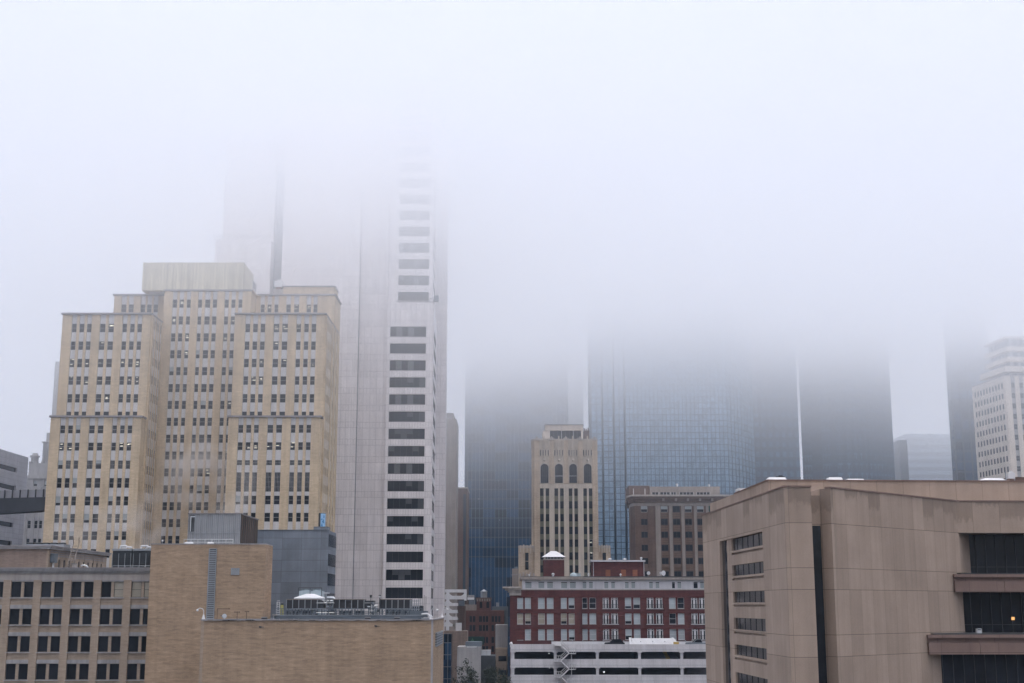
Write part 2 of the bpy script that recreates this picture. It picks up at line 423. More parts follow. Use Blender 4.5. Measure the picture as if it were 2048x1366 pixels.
# ------------------------------------------------------------------ 1. tan stepped tower on the left
def rowsz(tops, hpx, Y):
    if not isinstance(hpx, (list, tuple)): hpx = [hpx] * len(tops)
    return [(PZ(t + h, Y), PZ(t, Y)) for t, h in zip(tops, hpx)]
Y0 = 267.0; XL0 = PX(103, 835, Y0); XL1 = PX(284, 835, Y0); XR0 = PX(458, 835, Y0); XR1 = PX(641, 835, Y0)
D = Thing('office_tower', 'tan brick stepped office tower with grey panels and a cream metal box on top', 'building', ((XL0 + XR1) / 2, Y0, 0))
WF = [(.108, .163), (.194, .249), (.279, .333), (.426, .489), (.521, .586), (.681, .733), (.767, .819), (.850, .903)]
zl = PZ(835, Y0); zu = PZ(630, Y0 + 3); zc = PZ(583, 278.5); zm = PZ(592, 284)
g = Geo(); cop = Geo()
def pick(lit=.25, blind=.08, base='plain'):
    def f(ci, ri):
        q = rnd.random()
        if q < lit: return ('lit', rnd.randrange(14))
        if q < lit + blind: return ('blind', rnd.randrange(4))
        return base
    return f
def lidbox(g, x0, x1, y0, y1, z0, z1, m): g.box(x0, x1, y0, y1, z0, z1, m)
YB = 291.0
for (x0, x1, side) in ((XL0, XL1, 'L'), (XR0, XR1, 'R')):
    w = x1 - x0; cols = fr2(WF, w)
    g.box(x0, x1, Y0 + .0, Y0 + 3, 0, zl, 'tan')
    g.box(x0, x1, Y0 + 3.0, YB if side == 'R' else YB, 0, zu, 'tan')
    if side == 'L': rl = rowsz([850.7, 885, 920.7, 955.7, 992.5, 1027.5, 1062.5, 1098], [16.5, 16.7, 17.5, 20.5, 19, 18.5, 18, 18], Y0)
    else: rl = rowsz([849.5, 884.2, 920, 944.3, 991, 1025.3, 1060], [16.6, 16.3, 10.8, 39.5, 18.2, 18.6, 18], Y0)
    def wl(ci, ri, side=side):
        n = len(rl) - 1 - ri
        if side == 'R' and n in (2, 3): return 'grid'
        q = rnd.random()
        if n == 1 and q < .4: return ('lit', rnd.randrange(14))
        if q < .12: return ('blind', rnd.randrange(4))
        if n == 2: return 'grid'
        return 'plain'
    facade(D, g, (x0, Y0), 0, w, 0, zl - .01, cols, rl, 'tan', 'grey_panel', 'plain', wsel=wl, dm=.25, pri=1.4)
    ru = rowsz([647.5, 682.7, 717.5, 752.5, 788, 823], 17.6, Y0 + 3)
    facade(D, g, (x0, Y0 + 3), 0, w, zl, zu - .01, cols, ru, 'tan', 'grey_panel', 'plain', dm=.25,
           wsel=lambda c, r_: ('lit', rnd.randrange(14)) if rnd.random() < (.1, .1, .45, .4, .15, .15)[r_] else 'plain')
    cop.box(x0 - .25, x1 + .25, Y0 - .65, Y0 + 3 - .37, zl, zl + .35, 'coping')
    cop.box(x0 - .25, x1 + .25, Y0 + 2.35, YB + .2, zu, zu + .35, 'coping')
    # side that faces the street on the right
    zz = [(PZ(t + 17.6, Y0 + 8), PZ(t, Y0 + 8)) for t in (647, 683, 719, 755, 790, 826, 862, 898, 934, 970, 1006, 1042, 1078)]
    sw = YB - Y0 - 3; sc = [(.8 + i * 2.9 + k * 1.25, .8 + i * 2.9 + k * 1.25 + .85) for i in range(3) for k in range(2)] + [(10.6, 11.5), (12.1, 13.0), (15.2, 16.1), (16.6, 17.5)]
    if side == 'L': sc = [c for c in sc if c[1] < 8.4]; sw = 8.6
    facade(D, g, (x1, Y0 + 3), 90, sw, 0, zu - .01, sc, zz, 'tan', 'grey_panel', 'plain', dp=.3, dm=.2, pri=.05)
# recessed middle
XC0 = XL1 + .3; XC1 = PX(503, 590, 278.5); wc = XC1 - XC0
g.box(XC0, XC1, 278.5, YB, 0, zc, 'tan')
CF = [(.095, .147), (.174, .225), (.257, .305), (.390, .435), (.469, .531), (.558, .61), (.695, .743), (.774, .822), (.853, .901)]
rc = rowsz([599 + 33.75 * i for i in range(16)], 17, 278.5)
facade(D, g, (XC0, 278.5), 0, wc, 0, zc - .01, fr2(CF, wc), rc, 'tan', 'grey_panel', 'plain', dm=.25, pri=.9,
       wsel=lambda c, r_: ('lit', rnd.randrange(14)) if rnd.random() < (.16 if r_ > 7 else .07) else ('blind', rnd.randrange(4)) if rnd.random() < .06 else 'plain')
cop.box(XC0 - .1, XC1 + .2, 278.0, YB, zc, zc + .35, 'coping')
facade(D, g, (XC1, 278.5), 90, 5.4, zm, zc - .01, [(.6, 1.4), (1.9, 2.7), (3.6, 4.4)], [(zm + .6, zm + 2.3)], 'tan', 'grey_panel', 'plain', pri=.05)
# shoulder blocks behind
XM0 = PX(230, 590, 284); XM1 = XR1
g.box(XM0, XC0, 284, YB, 0, zm, 'tan'); g.box(XC1, XM1 + .02, 284, YB + 2, 0, zm, 'tan')
rm = [(zm - 3.7, zm - 1.9), (zm - 7.2, zm - 5.4)]
wm = XC0 - XM0
facade(D, g, (XM0, 284), 0, wm, zu - 4, zm - .01, [(1.6, 2.7), (3.2, 4.3), (5.8, 6.8), (7.2, 8.2), (8.6, 9.6)], rm, 'tan', 'grey_panel', 'plain', dm=.25, pri=.6)
wm = XM1 - XC1
facade(D, g, (XC1, 284), 0, wm, zu - 4, zm - .01, [(1.0, 1.9), (2.5, 3.4), (4.0, 4.9), (6.6, 7.6), (8.3, 9.4), (11.0, 12.0), (12.5, 13.4)], rm, 'tan', 'grey_panel', 'plain', dm=.25, pri=.6,
       wsel=lambda c, r_: ('lit', rnd.randrange(14)) if rnd.random() < .4 else 'plain')
cop.box(XM0 - .3, XC0 - .12, 283.4, YB, zm, zm + .35, 'coping'); cop.box(XC1 + .22, XM1 + .3, 283.4, YB + 2, zm, zm + .35, 'coping')
D.part('wall', g); D.part('coping', cop)
g = Geo(); px0 = PX(285, 552, 280); px1 = PX(487, 552, 280); zt = PZ(525, 280); zb = PZ(581, 280)
g.box(px0, px1, 280, YB, zb, zt, 'cream_metal')
D.part('metal_penthouse', g)
g = Geo(); g.box(px0 + 1, XC0 - .2, 281, YB - 1, zm + .36, zb - .003, 'white_paint'); g.box(XC0 + .5, px1 - .5, 281, YB - 1, zc + .36, zb - .003, 'white_paint'); D.part('penthouse_base', g)
g = Geo(); a = PX(566, 590, 287); b = PX(669, 590, 287)
g.box(a, b, 287, YB + 1.5, zm + .36, PZ(574, 287), 'tan'); g.box(a - .1, b + .2, 286.8, YB + 1.6, PZ(574, 287), PZ(574, 287) + .25, 'coping')
g.box(PX(545, 590, 287), a, 287.5, YB, zm + .36, PZ(577, 287), 'stone'); D.part('bulkhead', g)
setwins(D)
c = P(558, 568, 288); g = Geo(); zz0 = PZ(577, 287) + .002
g.box(c[0] - 1.0, c[0] + .7, 288, 290, zz0 + .6, zz0 + 2.1, 'white_paint'); g.box(c[0] - .7, c[0] + .4, 288.3, 289.7, zz0, zz0 + .6, 'orange_brick'); g.cyl(c[0] - .2, 289, zz0 + 2.1, zz0 + 2.4, .5, 'white_paint')
single('water_tank', g, 'small white tank box on the top right block of the tan stepped tower', 'tank', (c[0], 288, zz0))

# ------------------------------------------------------------------ 2. white granite tower vanishing into the cloud
OX = PX(862, 900, 310); HT = ZC + 120
T = Thing('granite_tower', 'white granite skyscraper with dark ribbon windows whose top vanishes into the fog', 'building', (OX, 310, 0), R(1.2), local=True)
g = Geo()
ztl = PZ(605, 310)
g.box(-36.1, -17.45, 0, 40, 0, HT, 'granite')
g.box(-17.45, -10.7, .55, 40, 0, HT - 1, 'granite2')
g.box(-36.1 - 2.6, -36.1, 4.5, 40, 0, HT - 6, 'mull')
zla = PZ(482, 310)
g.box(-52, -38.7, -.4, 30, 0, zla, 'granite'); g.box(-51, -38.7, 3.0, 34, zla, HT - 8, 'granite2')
g.box(-10.7, -9.0, 1.3, 40, ztl - .8, HT - 2, 'granite')
rows = [(PZ(t + 20.2, 310), PZ(t, 310)) for t in (653.3, 687, 720.8, 755, 788.8, 823, 857.5, 892, 927, 961.8, 996.8, 1032, 1067.5, 1103, 1139, 1175)]
dz = (rows[0][1] - rows[15][1]) / 15
rows = [(rows[0][0] - i * dz, rows[0][1] - i * dz) for i in range(24)]
g.box(-10.7, 0, .5, 40, 0, ztl, 'granite')
facade(T, g, (-10.7, .5), 0, 10.7, 0, ztl - .01, [(.75, 9.2)], rows, 'granite', 'granite', 'dark_ribbon', dp=.5, ds=.42, wsel=lambda c, r_: ('dark_ribbon', rnd.randrange(6)))
facade(T, g, (0.0, .5), 90, 20, 0, ztl - .01, [(1.2, 18.5)], rows, 'granite', 'granite', 'dark_ribbon', dp=.3, ds=.25, pri=.3)
g.box(-9.0, -.4, 2.0, 40, ztl, HT - 2, 'granite')
r2 = [(rows[0][0] + .75 + i * dz, rows[0][1] + .75 + i * dz) for i in range(2, 16)]
facade(T, g, (-9.0, 2.0), 0, 8.6, ztl, HT - 2.01, [(.65, 7.95)], r2, 'granite', 'granite', 'dark_ribbon', dp=.4, ds=.32, wsel=lambda c, r_: ('dark_ribbon', rnd.randrange(6)))
facade(T, g, (-.4, 2.0), 90, 18, ztl, HT - 2.01, [(1.0, 17)], r2, 'granite', 'granite', 'dark_ribbon', dp=.3, ds=.25, pri=.3)
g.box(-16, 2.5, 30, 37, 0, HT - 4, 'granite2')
T.part('wall', g)
g = Geo(); g.box(-17.55, -17.35, .3, .55, 0, HT - 1.2, 'mull'); T.part('joint_strip', g)
g = Geo(); g.box(-8.6, -.6, 1.0, 1.55, ztl + .05, ztl + .7, 'coping'); g.box(-8.9, -.2, .6, 1.0, ztl + .02, ztl + .12, 'granite'); T.part('terrace_slot', g)
# ribbon windows: the panes of one floor
def ribbon(fr, pn, bl, w, h, k):
    n = 6; r = random.Random(k * 7 + int(w))
    for i in range(n):
        if k and r.random() < .3: bl.box(w * i / n + .04, w * (i + 1) / n - .04, -.062, -.052, h * r.choice((.06, .06, .5)), h - .06, r.choice(('blind_dim', 'blind_dim', 'blind_dusk')))
    for i in range(1, n): fr.box(w * i / n - .03, w * i / n + .03, -.075, -.03, .05, h - .05, 'frame_dark')
for (p, rot, w, h, st, k, pri) in T.wins:
    q = wingeo(w, h, st, k)
    if len(q[0].v) < 40: ribbon(q[0], q[1], q[2], w, h, k)
setwins(T)
c = (-.2, -.1); th = Thing('davit', 'window cleaning davit arm at the terrace corner of the white granite tower', 'crane', (OX - .2, 309.7, ztl))
g = Geo(); x, y, z = OX - .2, 309.9, ztl + .02
g.tube([(x - .6, y + 1, z), (x - .6, y + 1, z + 1.1), (x + .9, y, z + 1.2)], .09, 'steel'); th.part('arm', g)
g = Geo(); g.box(x + .5, x + 1.6, y - .3, y + .5, z + .2, z + 1.6, 'steel_blue'); th.part('cradle', g)
g = Geo(); g.box(x - 1.0, x + .2, y + .6, y + 1.4, z, z + .35, 'coping'); th.part('base', g)
za = zla; th = Thing('roof_railing', 'thin railing with a slanted davit along the lower left shoulder of the white granite tower', 'railing', (PX(430, 482, 309), 307.5, za))
g = Geo(); xa = PX(432, 482, 308); xb = PX(540, 482, 308)
g.tube([(xa, 308, za + .9), (xb, 308.6, za + .9)], .07, 'steel'); g.tube([(xa, 308, za + .45), (xb, 308.6, za + .45)], .05, 'steel')
for i in range(9): g.tube([(xa + (xb - xa) * i / 8, 308 + .6 * i / 8, za + .0), (xa + (xb - xa) * i / 8, 308 + .6 * i / 8, za + .9)], .05, 'steel')
th.part('rail', g); g = Geo(); g.tube([(xa + .4, 308, za - .9), (xa - .7, 307.6, za + .6)], .1, 'steel'); g.tube([(xa - .7, 307.6, za + .6), (xa - .2, 307.8, za + .9)], .06, 'steel'); th.part('davit', g)

# ------------------------------------------------------------------ 3. far left: grey banded block, ornate stone block, skybridge
xg = PX(57, 915, 330); zg = PZ(915, 330)
G = Thing('banded_building', 'light grey panelled office block with dark ribbon windows at the left edge of the photo', 'building', (xg, 300, 0))
MT['panel_grey'] = panelm('grey_panels', (.36, .36, .39), (.22, .22, .25), 3.0, 1.15, .05, .07, .5, amt=.1, streak=.12)
g = Geo(); g.box(xg - 40, xg - .5, 290.5, 329.5, 0, zg, 'panel_grey')
def zat(py, px=41): # height on that wall at the window's near-right end
    Y = xg / ((px - 1024) / F) * 1.0
    return PZ(py, Y * .985)
rws = [(zat(y0 + 8), zat(y0)) for y0 in (934, 970.5, 1041, 1077)]
st = rws[0][1] - rws[1][1]
rws = [(rws[0][1] - k * st - 1.15, rws[0][1] - k * st) for k in range(10)]
facade(G, g, (xg - .5, 290), 90, 40, 0, zg - .01, [(1.0, 33.0)], rws, 'panel_grey', 'panel_grey', 'dark_long', dp=.5, ds=.45)
G.part('wall', g); setwins(G)

OY = 400.0
G = Thing('stone_building', 'old grey limestone building with turrets and a mansard roof behind the skybridge', 'building', (PX(75, 1000, OY), OY, 0))
g = Geo(); x0 = PX(52, 1000, OY); x1 = PX(120, 1000, OY); zt = PZ(926, OY); zc_ = PZ(958, OY)
g.box(x0, x1, OY, OY + 25, 0, zc_, 'stone_grey')
g.box(x0 - .3, x1 + .3, OY - .7, OY + 25, zc_, zc_ + .5, 'stone_grey'); g.box(x0 - .3, x1 + .3, OY - .5, OY + 25, zc_ + .5, zc_ + 1.0, 'stone_grey')
g.box(x0, x1, OY + .4, OY + 24, zc_ + 1, zt, 'stone_grey')
for k in range(6): g.box(x0 + k * 1.8, x0 + k * 1.8 + .8, OY + .2, OY + 1, zt, zt + .5, 'stone_grey')
wx = [(a, a + 1.0) for a in (1.0, 3.0, 4.4, 6.6, 8.0)]
facade(G, g, (x0, OY), 0, x1 - x0, 0, zc_ - 2.4, wx, [(PZ(1049 + 36 * k + 8, OY), PZ(1049 - 8 + 36 * k, OY)) for k in range(-1, 4)], 'stone_grey', 'stone_grey', 'plain', dp=.4, ds=.25)
facade(G, g, (x0, OY), 0, x1 - x0, zc_ - 2.39, zc_ - .01, [(2.0, 3.1), (5.2, 6.4)], [(zc_ - 2.2, zc_ - .6)], 'stone_grey', 'stone_grey', 'blind', dp=.4, ds=.25)
G.part('wall', g); setwins(G)
g = Geo(); c = PX(65, 915, OY)
g.cyl(c, OY + 2, zt, PZ(913, OY), 1.15, 'stone_grey', n=8); g.cyl(c, OY + 2, PZ(913, OY), PZ(910, OY), 1.5, 'stone_grey', n=8); g.cyl(c, OY + 2, PZ(910, OY), PZ(905, OY), 1.0, 'stone_grey', .7, n=8)
G.part('turret', g)
g = Geo(); a = PX(82, 900, OY); 
g.box(a, a + 9, OY + 1.5, OY + 12, zt, PZ(884, OY), 'stone_grey'); g.box(a - .4, a + 9.4, OY + 1.1, OY + 12, PZ(884, OY), PZ(882, OY), 'stone_grey')
g.box(a + .7, a + 9, OY + 2, OY + 11, PZ(882, OY), PZ(864, OY), 'stone_grey'); g.box(a + 1.6, a + 8, OY + 2.6, OY + 10, PZ(864, OY), PZ(720, OY), 'stone_grey')
for k in range(3): g.box(a + .3 + k * 1.2, a + .6 + k * 1.2, OY + 1.2, OY + 1.5, zt, PZ(885, OY), 'stone_grey')
G.part('clock_tower_shaft' if 0 else 'tower', g)

sy0, sy1 = 283.0, 276.0; xl = PX(-60, 1000, sy0); xr = XL0 + .3
G = Thing('skybridge', 'dark enclosed skybridge with a row of pale ribbed panels running to the tan stepped tower', 'bridge', ((xl + xr) / 2, 280, PZ(1020, 280)))
def sk(z0l, z1l, z0r, z1r, dy0, dy1, mat, g):
    lo = [(xl, sy0 + dy0, z0l), (xr, sy1 + dy0, z0r), (xr, sy1 + dy1, z0r), (xl, sy0 + dy1, z0l)]
    hi = [(xl, sy0 + dy0, z1l), (xr, sy1 + dy0, z1r), (xr, sy1 + dy1, z1r), (xl, sy0 + dy1, z1l)]
    return g.loft(lo, hi, mat)
zA, zB_, zC_ = PZ(1030, sy0), PZ(998, sy0), PZ(982, sy0); rA, rB_, rC_ = PZ(1019, sy1), PZ(993, sy1), PZ(978, sy1)
MT['skydark'] = plain('dark_bridge_cladding', (.035, .037, .045), .6, amt=.25)
MT['skypanel'] = plain('translucent_bridge_panel', (.23, .23, .25), .5)
g = Geo(); sk(zA, zB_, rA, rB_, 0, 4, 'skydark', g); G.part('body', g)
g = Geo(); sk(zB_ + .003, zC_, rB_ + .003, rC_, .15, 3.8, 'skypanel', g); G.part('side_panel', g)
g = Geo()
for k in range(12):
    f = (k + .5) / 12; x = xl + (xr - xl) * f; y = sy0 + (sy1 - sy0) * f - .02
    g.box(x - .09, x + .09, y - .08, y + .3, zB_ + (rB_ - zB_) * f, zC_ + (rC_ - zC_) * f + .05, 'skydark')
G.part('rib', g)

# ------------------------------------------------------------------ 4. near left: low buff building with paired windows
LY = 193.0; lx0 = PX(-70, 1200, LY); lx1 = PX(312, 1200, LY); zcor = PZ(1136, LY); zfr = PZ(1160, LY)
G = Thing('buff_building', 'low buff brick building with paired dark windows and a pale frieze at the lower left', 'building', ((lx0 + lx1) / 2, LY, 0))
g = Geo(); g.box(lx0, lx1, LY, LY + 40, 0, zfr, 'buff_pale')
per = PX(395, 1180, LY) - PX(335, 1180, LY)
cs = []
xs = PX(23.7, 1180, LY) - lx0
while xs > per: xs -= per
for k in range(-1, 8):
    for a in (0, 1.79):
        u = xs + k * per + a
        if u > .4 and u + 1.4 < lx1 - lx0 - .3: cs.append((u, u + 1.38))
fl = PZ(1164.5, LY) - PZ(1218.7, LY); tz = PZ(1163.5, LY)
rws = [(tz - k * fl - 2.17, tz - k * fl) for k in range(8)]
def wl(ci, ri):
    k = 7 - ri
    if k == 0 and ci >= len(cs) - 3: return 'forebrown'
    return 'fore'
facade(G, g, (lx0, LY), 0, lx1 - lx0, 0, zfr - .01, cs, rws, 'buff_pale', 'buff_pale', 'fore', dp=.42, ds=.22, dm=.2, gap=.6, wsel=wl)
G.part('wall', g)
for k, (z0, z1) in enumerate(rws):
    for a, b in zip(cs[::2], cs[1::2]):
        if z1 < 8: continue
        u0, u1 = lx0 + a[0] - .12, lx0 + b[1] + .12
        g = Geo(); g.box(u0, u1, LY - .32, LY - .225, z1 + .03, z1 + (.55 if k else .22), 'stone_grey'); G.part('lintel', g)
        g = Geo(); g.box(u0, u1, LY - .45, LY - .225, z0 - .16, z0 - .02, 'stone_grey'); G.part('sill', g)
g = Geo(); g.box(lx0, lx1, LY - .3, LY + 40, zfr, zcor - .75, 'stone'); G.part('frieze', g)
g = Geo(); g.box(lx0, lx1, LY - .75, LY + 1.2, zcor - .42, zcor - .12, 'stone_grey'); g.box(lx0, lx1, LY - .9, LY + 1, zcor - .12, zcor + .06, 'coping')
g.box(lx0, lx1, LY - .5, LY + 1, zcor - .748, zcor - .42, 'stone_grey')
x = lx0
while x < lx1 - .3: g.box(x, x + .16, LY - .68, LY - .5, zcor - .62, zcor - .425, 'stone_grey'); x += .36
G.part('cornice', g)
g = Geo(); g.box(lx0, lx1, LY + 1.3, LY + 40, zcor - .748, zcor - .5, 'gravel'); G.part('roof', g)
setwins(G, sub=True)
zr = zcor - .5
# penthouse on that roof
py0, py1 = LY + 7, LY + 36; hx1 = PX(93, 1110, py0); hx0 = PX(-70, 1110, py0); zh = PZ(1091, py0)
H = Thing('rooftop_penthouse', 'stone penthouse with a row of slot windows on the roof of the low buff building', 'penthouse', ((hx0 + hx1) / 2, py0, zr))
g = Geo(); g.box(hx0, hx1, py0, py1, zr, zh - .5, 'mauve')
cols = [(2.4 + k * 2.35, 3.2 + k * 2.35) for k in range(11)]
facade(H, g, (hx1, py0), 90, py1 - py0, zr, zh - .51, cols, [(zr + .2, zr + 2.1)], 'buff_pale', 'buff_pale', 'dark_slot', dp=.25, ds=.2)
H.part('wall', g)
g = Geo(); g.box(hx0, hx1 + .75, py0 - .45, py1 + .4, zh - .5, zh - .2, 'stone_grey'); g.box(hx0, hx1 + .9, py0 - .6, py1 + .5, zh - .2, zh, 'coping'); H.part('cornice', g)
g = Geo(); 
for k in range(4): g.box(hx1 + .25, hx1 + .32, py0 + 1, py1 - 1, zr + 2.5 + k * .32, zr + 2.62 + k * .32, 'coping')
H.part('string_course', g)
setwins(H)
g = Geo(); a = PX(50, 1080, py0 + 8)
g.box(a, PX(128, 1084, py0 + 8), py0 + 8, py0 + 11, zh + .002, zh + .55, 'steel'); 
for k in range(5): g.box(a + .3 + k * 1.2, a + 1.1 + k * 1.2, py0 + 8.3, py0 + 9.5, zh + .55, zh + .8, 'steel_dark')
single('duct_run', g, 'long low grey duct with dark hoods on top of the stone penthouse', 'duct', (a + 2, py0 + 9, zh))
# ladder, drum, gooseneck, cabinet
c = P(146, 1135, py0 + 3.4)
th = Thing('ladder', 'pale roof ladder leaning on the side of the stone penthouse', 'ladder', (c[0], c[1], zr))
g = Geo()
t0 = (PX(131, 1133, 203), 203, zr); t1 = (PX(147, 1088, 207.5), 207.5, zh + .6); 
dx = PX(158, 1088, 207.5) - t1[0]
for d in (0, dx): g.tube([(t0[0] + d, t0[1], t0[2]), (t1[0] + d, t1[1], t1[2]), (t1[0] + d + .1, t1[1] - .5, t1[2] + .9)], .06, 'brownpale')
th.part('stringer', g); g = Geo()
for k in range(1, 12):
    f = k / 12; p = [t0[i] + (t1[i] - t0[i]) * f for i in range(3)]; g.tube([tuple(p), (p[0] + dx, p[1], p[2])], .035, 'brownpale')
th.part('rung', g)
g = Geo(); c = P(144, 1133, 203.5); g.cyl(c[0] + .2, 204, zr, zr + 1.35, .42, 'stone'); g.cyl(c[0] + .2, 204, zr + 1.35, zr + 1.45, .46, 'stone_grey')
single('drum', g, 'pale standing drum at the foot of the roof ladder', 'drum', (c[0] + .2, 204, zr))
g = Geo(); c = PX(170, 1130, 205); g.tube([(c + .45, 205, zr), (c + .45, 205, zr + .9), (c + .25, 205, zr + 1.15), (c - .15, 205, zr + 1.25), (c - .6, 205, zr + 1.15)], .13, 'silver', 8)
single('vent_pipe', g, 'white gooseneck vent pipe beside the stone penthouse', 'vent', (c + .45, 205, zr))
g = Geo(); c = PX(99, 1120, py0 + 1.2); g.box(hx1 + .3, hx1 + .95, py0 + .8, py0 + 2.2, zr + 1.5, zr + 2.8, 'steel_blue'); g.box(hx1 + .5, hx1 + .7, py0 + 1.3, py0 + 1.6, zr, zr + 1.5, 'white_paint')
single('wall_cabinet', g, 'grey blue metal cabinet on a white conduit at the corner of the stone penthouse', 'cabinet', (hx1 + .6, py0 + 1.5, zr))
# two cooling towers
def cooling(px, lab):
    c = PX(px, 1115, 207); w = PX(px + 19, 1115, 207) - c; zt = PZ(1101.5, 207); z0 = zr
    th = Thing('cooling_tower', lab, 'cooling tower', (c, 207, z0), group='louvred cooling towers on the low buff roof')
    g = Geo(); g.box(c - w, c + w, 207, 211, z0 + .55, zt, 'steel_dark'); 
    th.part('casing', g)
    g = Geo()
    for k in range(8):
        z = z0 + .62 + k * (zt - z0 - 1.1) / 8; g.box(c - w + .05, c + w - .05, 206.8, 206.99, z, z + .1, 'steel_dark')
    th.part('louvre', g)
    g = Geo()
    for x in (-w, -w * .33, w * .33, w - .08): g.box(c + x, c + x + .07, 206.72, 206.8, z0 + .3, zt - .4, 'steel')
    g.box(c - w - .05, c + w + .05, 206.7, 211.1, zt, zt + .3, 'steel'); g.box(c - w, c + w, 206.7, 211, z0 + .28, z0 + .5, 'steel')
    for x in (-w, 0, w - .1): g.box(c + x, c + x + .1, 206.9, 207.1, z0, z0 + .28, 'steel')
    th.part('frame', g)
    g = Geo(); g.tube([(c - w * .45, 208, zt + .3), (c - w * .4, 208, zt + .75), (c + w * .15, 208, zt + .8), (c + w * .3, 208, zt + .6), (c + w * .8, 208, zt + .55)], .14, 'canvas', 8)
    g.tube([(c, 208.4, zt + .3), (c + .2, 208.4, zt + .55)], .12, 'canvas', 8); th.part('pipe', g)
cooling(244, 'louvred cooling tower with white pipes, nearer the roof ladder of the pair')
cooling(286, 'louvred cooling tower with white pipes, touching the tall windowless brick wall')
th = Thing('roof_railing', 'thin grey pipe railing in front of the two cooling towers', 'railing', (PX(255, 1125, 200), 200, zr))
g = Geo(); xa = PX(225, 1130, 200); xb = PX(302, 1130, 200)
for z in (.5, 1.0): g.tube([(xa, 200, zr + z), (xb, 200, zr + z)], .035, 'steel')
for k in range(7): g.tube([(xa + (xb - xa) * k / 6, 200, zr), (xa + (xb - xa) * k / 6, 200, zr + 1.0)], .035, 'steel')
th.part('rail', g)

# ------------------------------------------------------------------ 5. windowless brick buildings
BY = 186.0; bx0 = PX(297, 1200, BY); bx1 = PX(529, 1160, BY); zb1 = PZ(1089, BY)
G = Thing('brick_building', 'tall windowless buff brick building with one long narrow louvre strip', 'building', ((bx0 + bx1) / 2, BY, 0))
g = Geo(); g.box(bx0, bx1, BY, BY + 5.6, 0, zb1, 'buff'); bxr = PX(481, 1060, BY + 9) + .3; g.box(bx0, bxr, BY + 5.6, BY + 24, 0, zb1, 'buff'); G.part('wall', g)
g = Geo(); g.box(bx0 - .03, bx1 + .03, BY - .06, BY + .5, zb1, zb1 + .14, 'stone_grey'); g.box(bx0 - .03, bxr + .03, BY + 23.5, BY + 24, zb1, zb1 + .14, 'stone_grey'); g.box(bx1 - .4, bx1 + .03, BY + .51, BY + 5.6, zb1, zb1 + .14, 'stone_grey'); G.part('coping', g)
def louvre_panel(par, name, x0, x1, z0, z1, y, n):
    f = Geo(); 
    for a, b in ((x0, x0 + .12), (x1 - .12, x1)): f.box(a, b, y - .12, y - .005, z0, z1, 'steel')
    f.box(x0 + .12, x1 - .12, y - .12, y - .005, z0, z0 + .1, 'steel'); f.box(x0 + .12, x1 - .12, y - .12, y - .005, z1 - .1, z1, 'steel')
    o = par.part(name, f); p = Geo(); p.box(x0 + .12, x1 - .12, y - .03, y - .006, z0 + .1, z1 - .1, 'steel_dark')
    for k in range(n):
        z = z0 + .12 + (z1 - z0 - .25) * k / n; p.box(x0 + .12, x1 - .12, y - .1, y - .035, z, z + (z1 - z0) / n * .62, 'steel')
    par.part('louvre', p, o)
louvre_panel(G, 'vent_frame', PX(416, 1150, BY), PX(432, 1150, BY), PZ(1262, BY), PZ(1097, BY), BY, 44)
louvre_panel(G, 'vent_frame', PX(462, 1143, BY), PX(479, 1143, BY), PZ(1150, BY), PZ(1136, BY), BY, 7)
g = Geo(); g.box(bx0 + .2, bxr - .2, BY + .52, BY + 23.5, zb1 + .003, zb1 + .05, 'gravel'); G.part('roof', g)
# things on that roof
zr1 = zb1 + .05
th = Thing('roof_railing', 'silver pipe railing at the roof edge in front of the ribbed glasshouse penthouse', 'railing', (PX(420, 1085, BY + 2), BY + 2, zr1))
g = Geo(); xa = PX(368, 1080, BY + 2); xb = PX(466, 1080, BY + 2)
for z in (.35, .75): g.tube([(xa, BY + 2, zr1 + z), (xb, BY + 2, zr1 + z)], .035, 'silver')
for k in range(8): g.tube([(xa + (xb - xa) * k / 7, BY + 2, zr1), (xa + (xb - xa) * k / 7, BY + 2, zr1 + .75)], .035, 'silver')
th.part('rail', g)
for px, w, lab in ((378, .6, 'flat white roof vent cap at the left end of the silver railing'), (421, .42, 'flat white roof vent cap above the long louvre strip')):
    g = Geo(); c = PX(px, 1085, BY + 1.2); z = zr1
    g.cyl(c, BY + 1.2, z, z + .14, .18, 'steel'); g.loft([(c - w, BY + .9, z + .14), (c + w, BY + .9, z + .14), (c + w, BY + 1.6, z + .14), (c - w, BY + 1.6, z + .14)],
        [(c - w * .7, BY + 1, z + .32), (c + w * .8, BY + 1, z + .32), (c + w * .8, BY + 1.5, z + .32), (c - w * .7, BY + 1.5, z + .32)], 'canvas')
    single('roof_vent', g, lab, 'vent', (c, BY + 1.2, z), 'white vent caps on the brick roof')
g = Geo(); c = PX(325, 1083, BY + 3); g.tube([(c, BY + 3, zr1), (c, BY + 3, zr1 + .5)], .05, 'steel'); g.ball((c, BY + 3, zr1 + .6), .15, 'canvas', 8, 4)
single('roof_lamp', g, 'small round white lamp on a stub post on the tall windowless brick roof', 'lamp', (c, BY + 3, zr1))
hy0, hy1 = BY + 9.0, BY + 22.5; hx0 = PX(376, 1060, hy0); hx1 = PX(480, 1060, hy0); zh = PZ(1028, hy0)
H = Thing('glasshouse_penthouse', 'ribbed translucent penthouse with a rusty brown side on the brick roof', 'penthouse', ((hx0 + hx1) / 2, hy0, zr1))
g = Geo(); g.box(hx0, hx1, hy0, hy0 + .3, zr1, zh, 'membrane'); H.part('front_screen', g)
g = Geo(); g.box(hx1 - .3, hx1 + .02, hy0 + .31, hy1, zr1, zh - .05, 'rust_sheet'); H.part('side_screen', g)
g = Geo(); g.box(hx0, hx1 - .31, hy0 + .31, hy1, zr1, zh - .3, 'steel_blue'); H.part('plant_block', g)
g = Geo(); nb = 8; w = hx1 - hx0
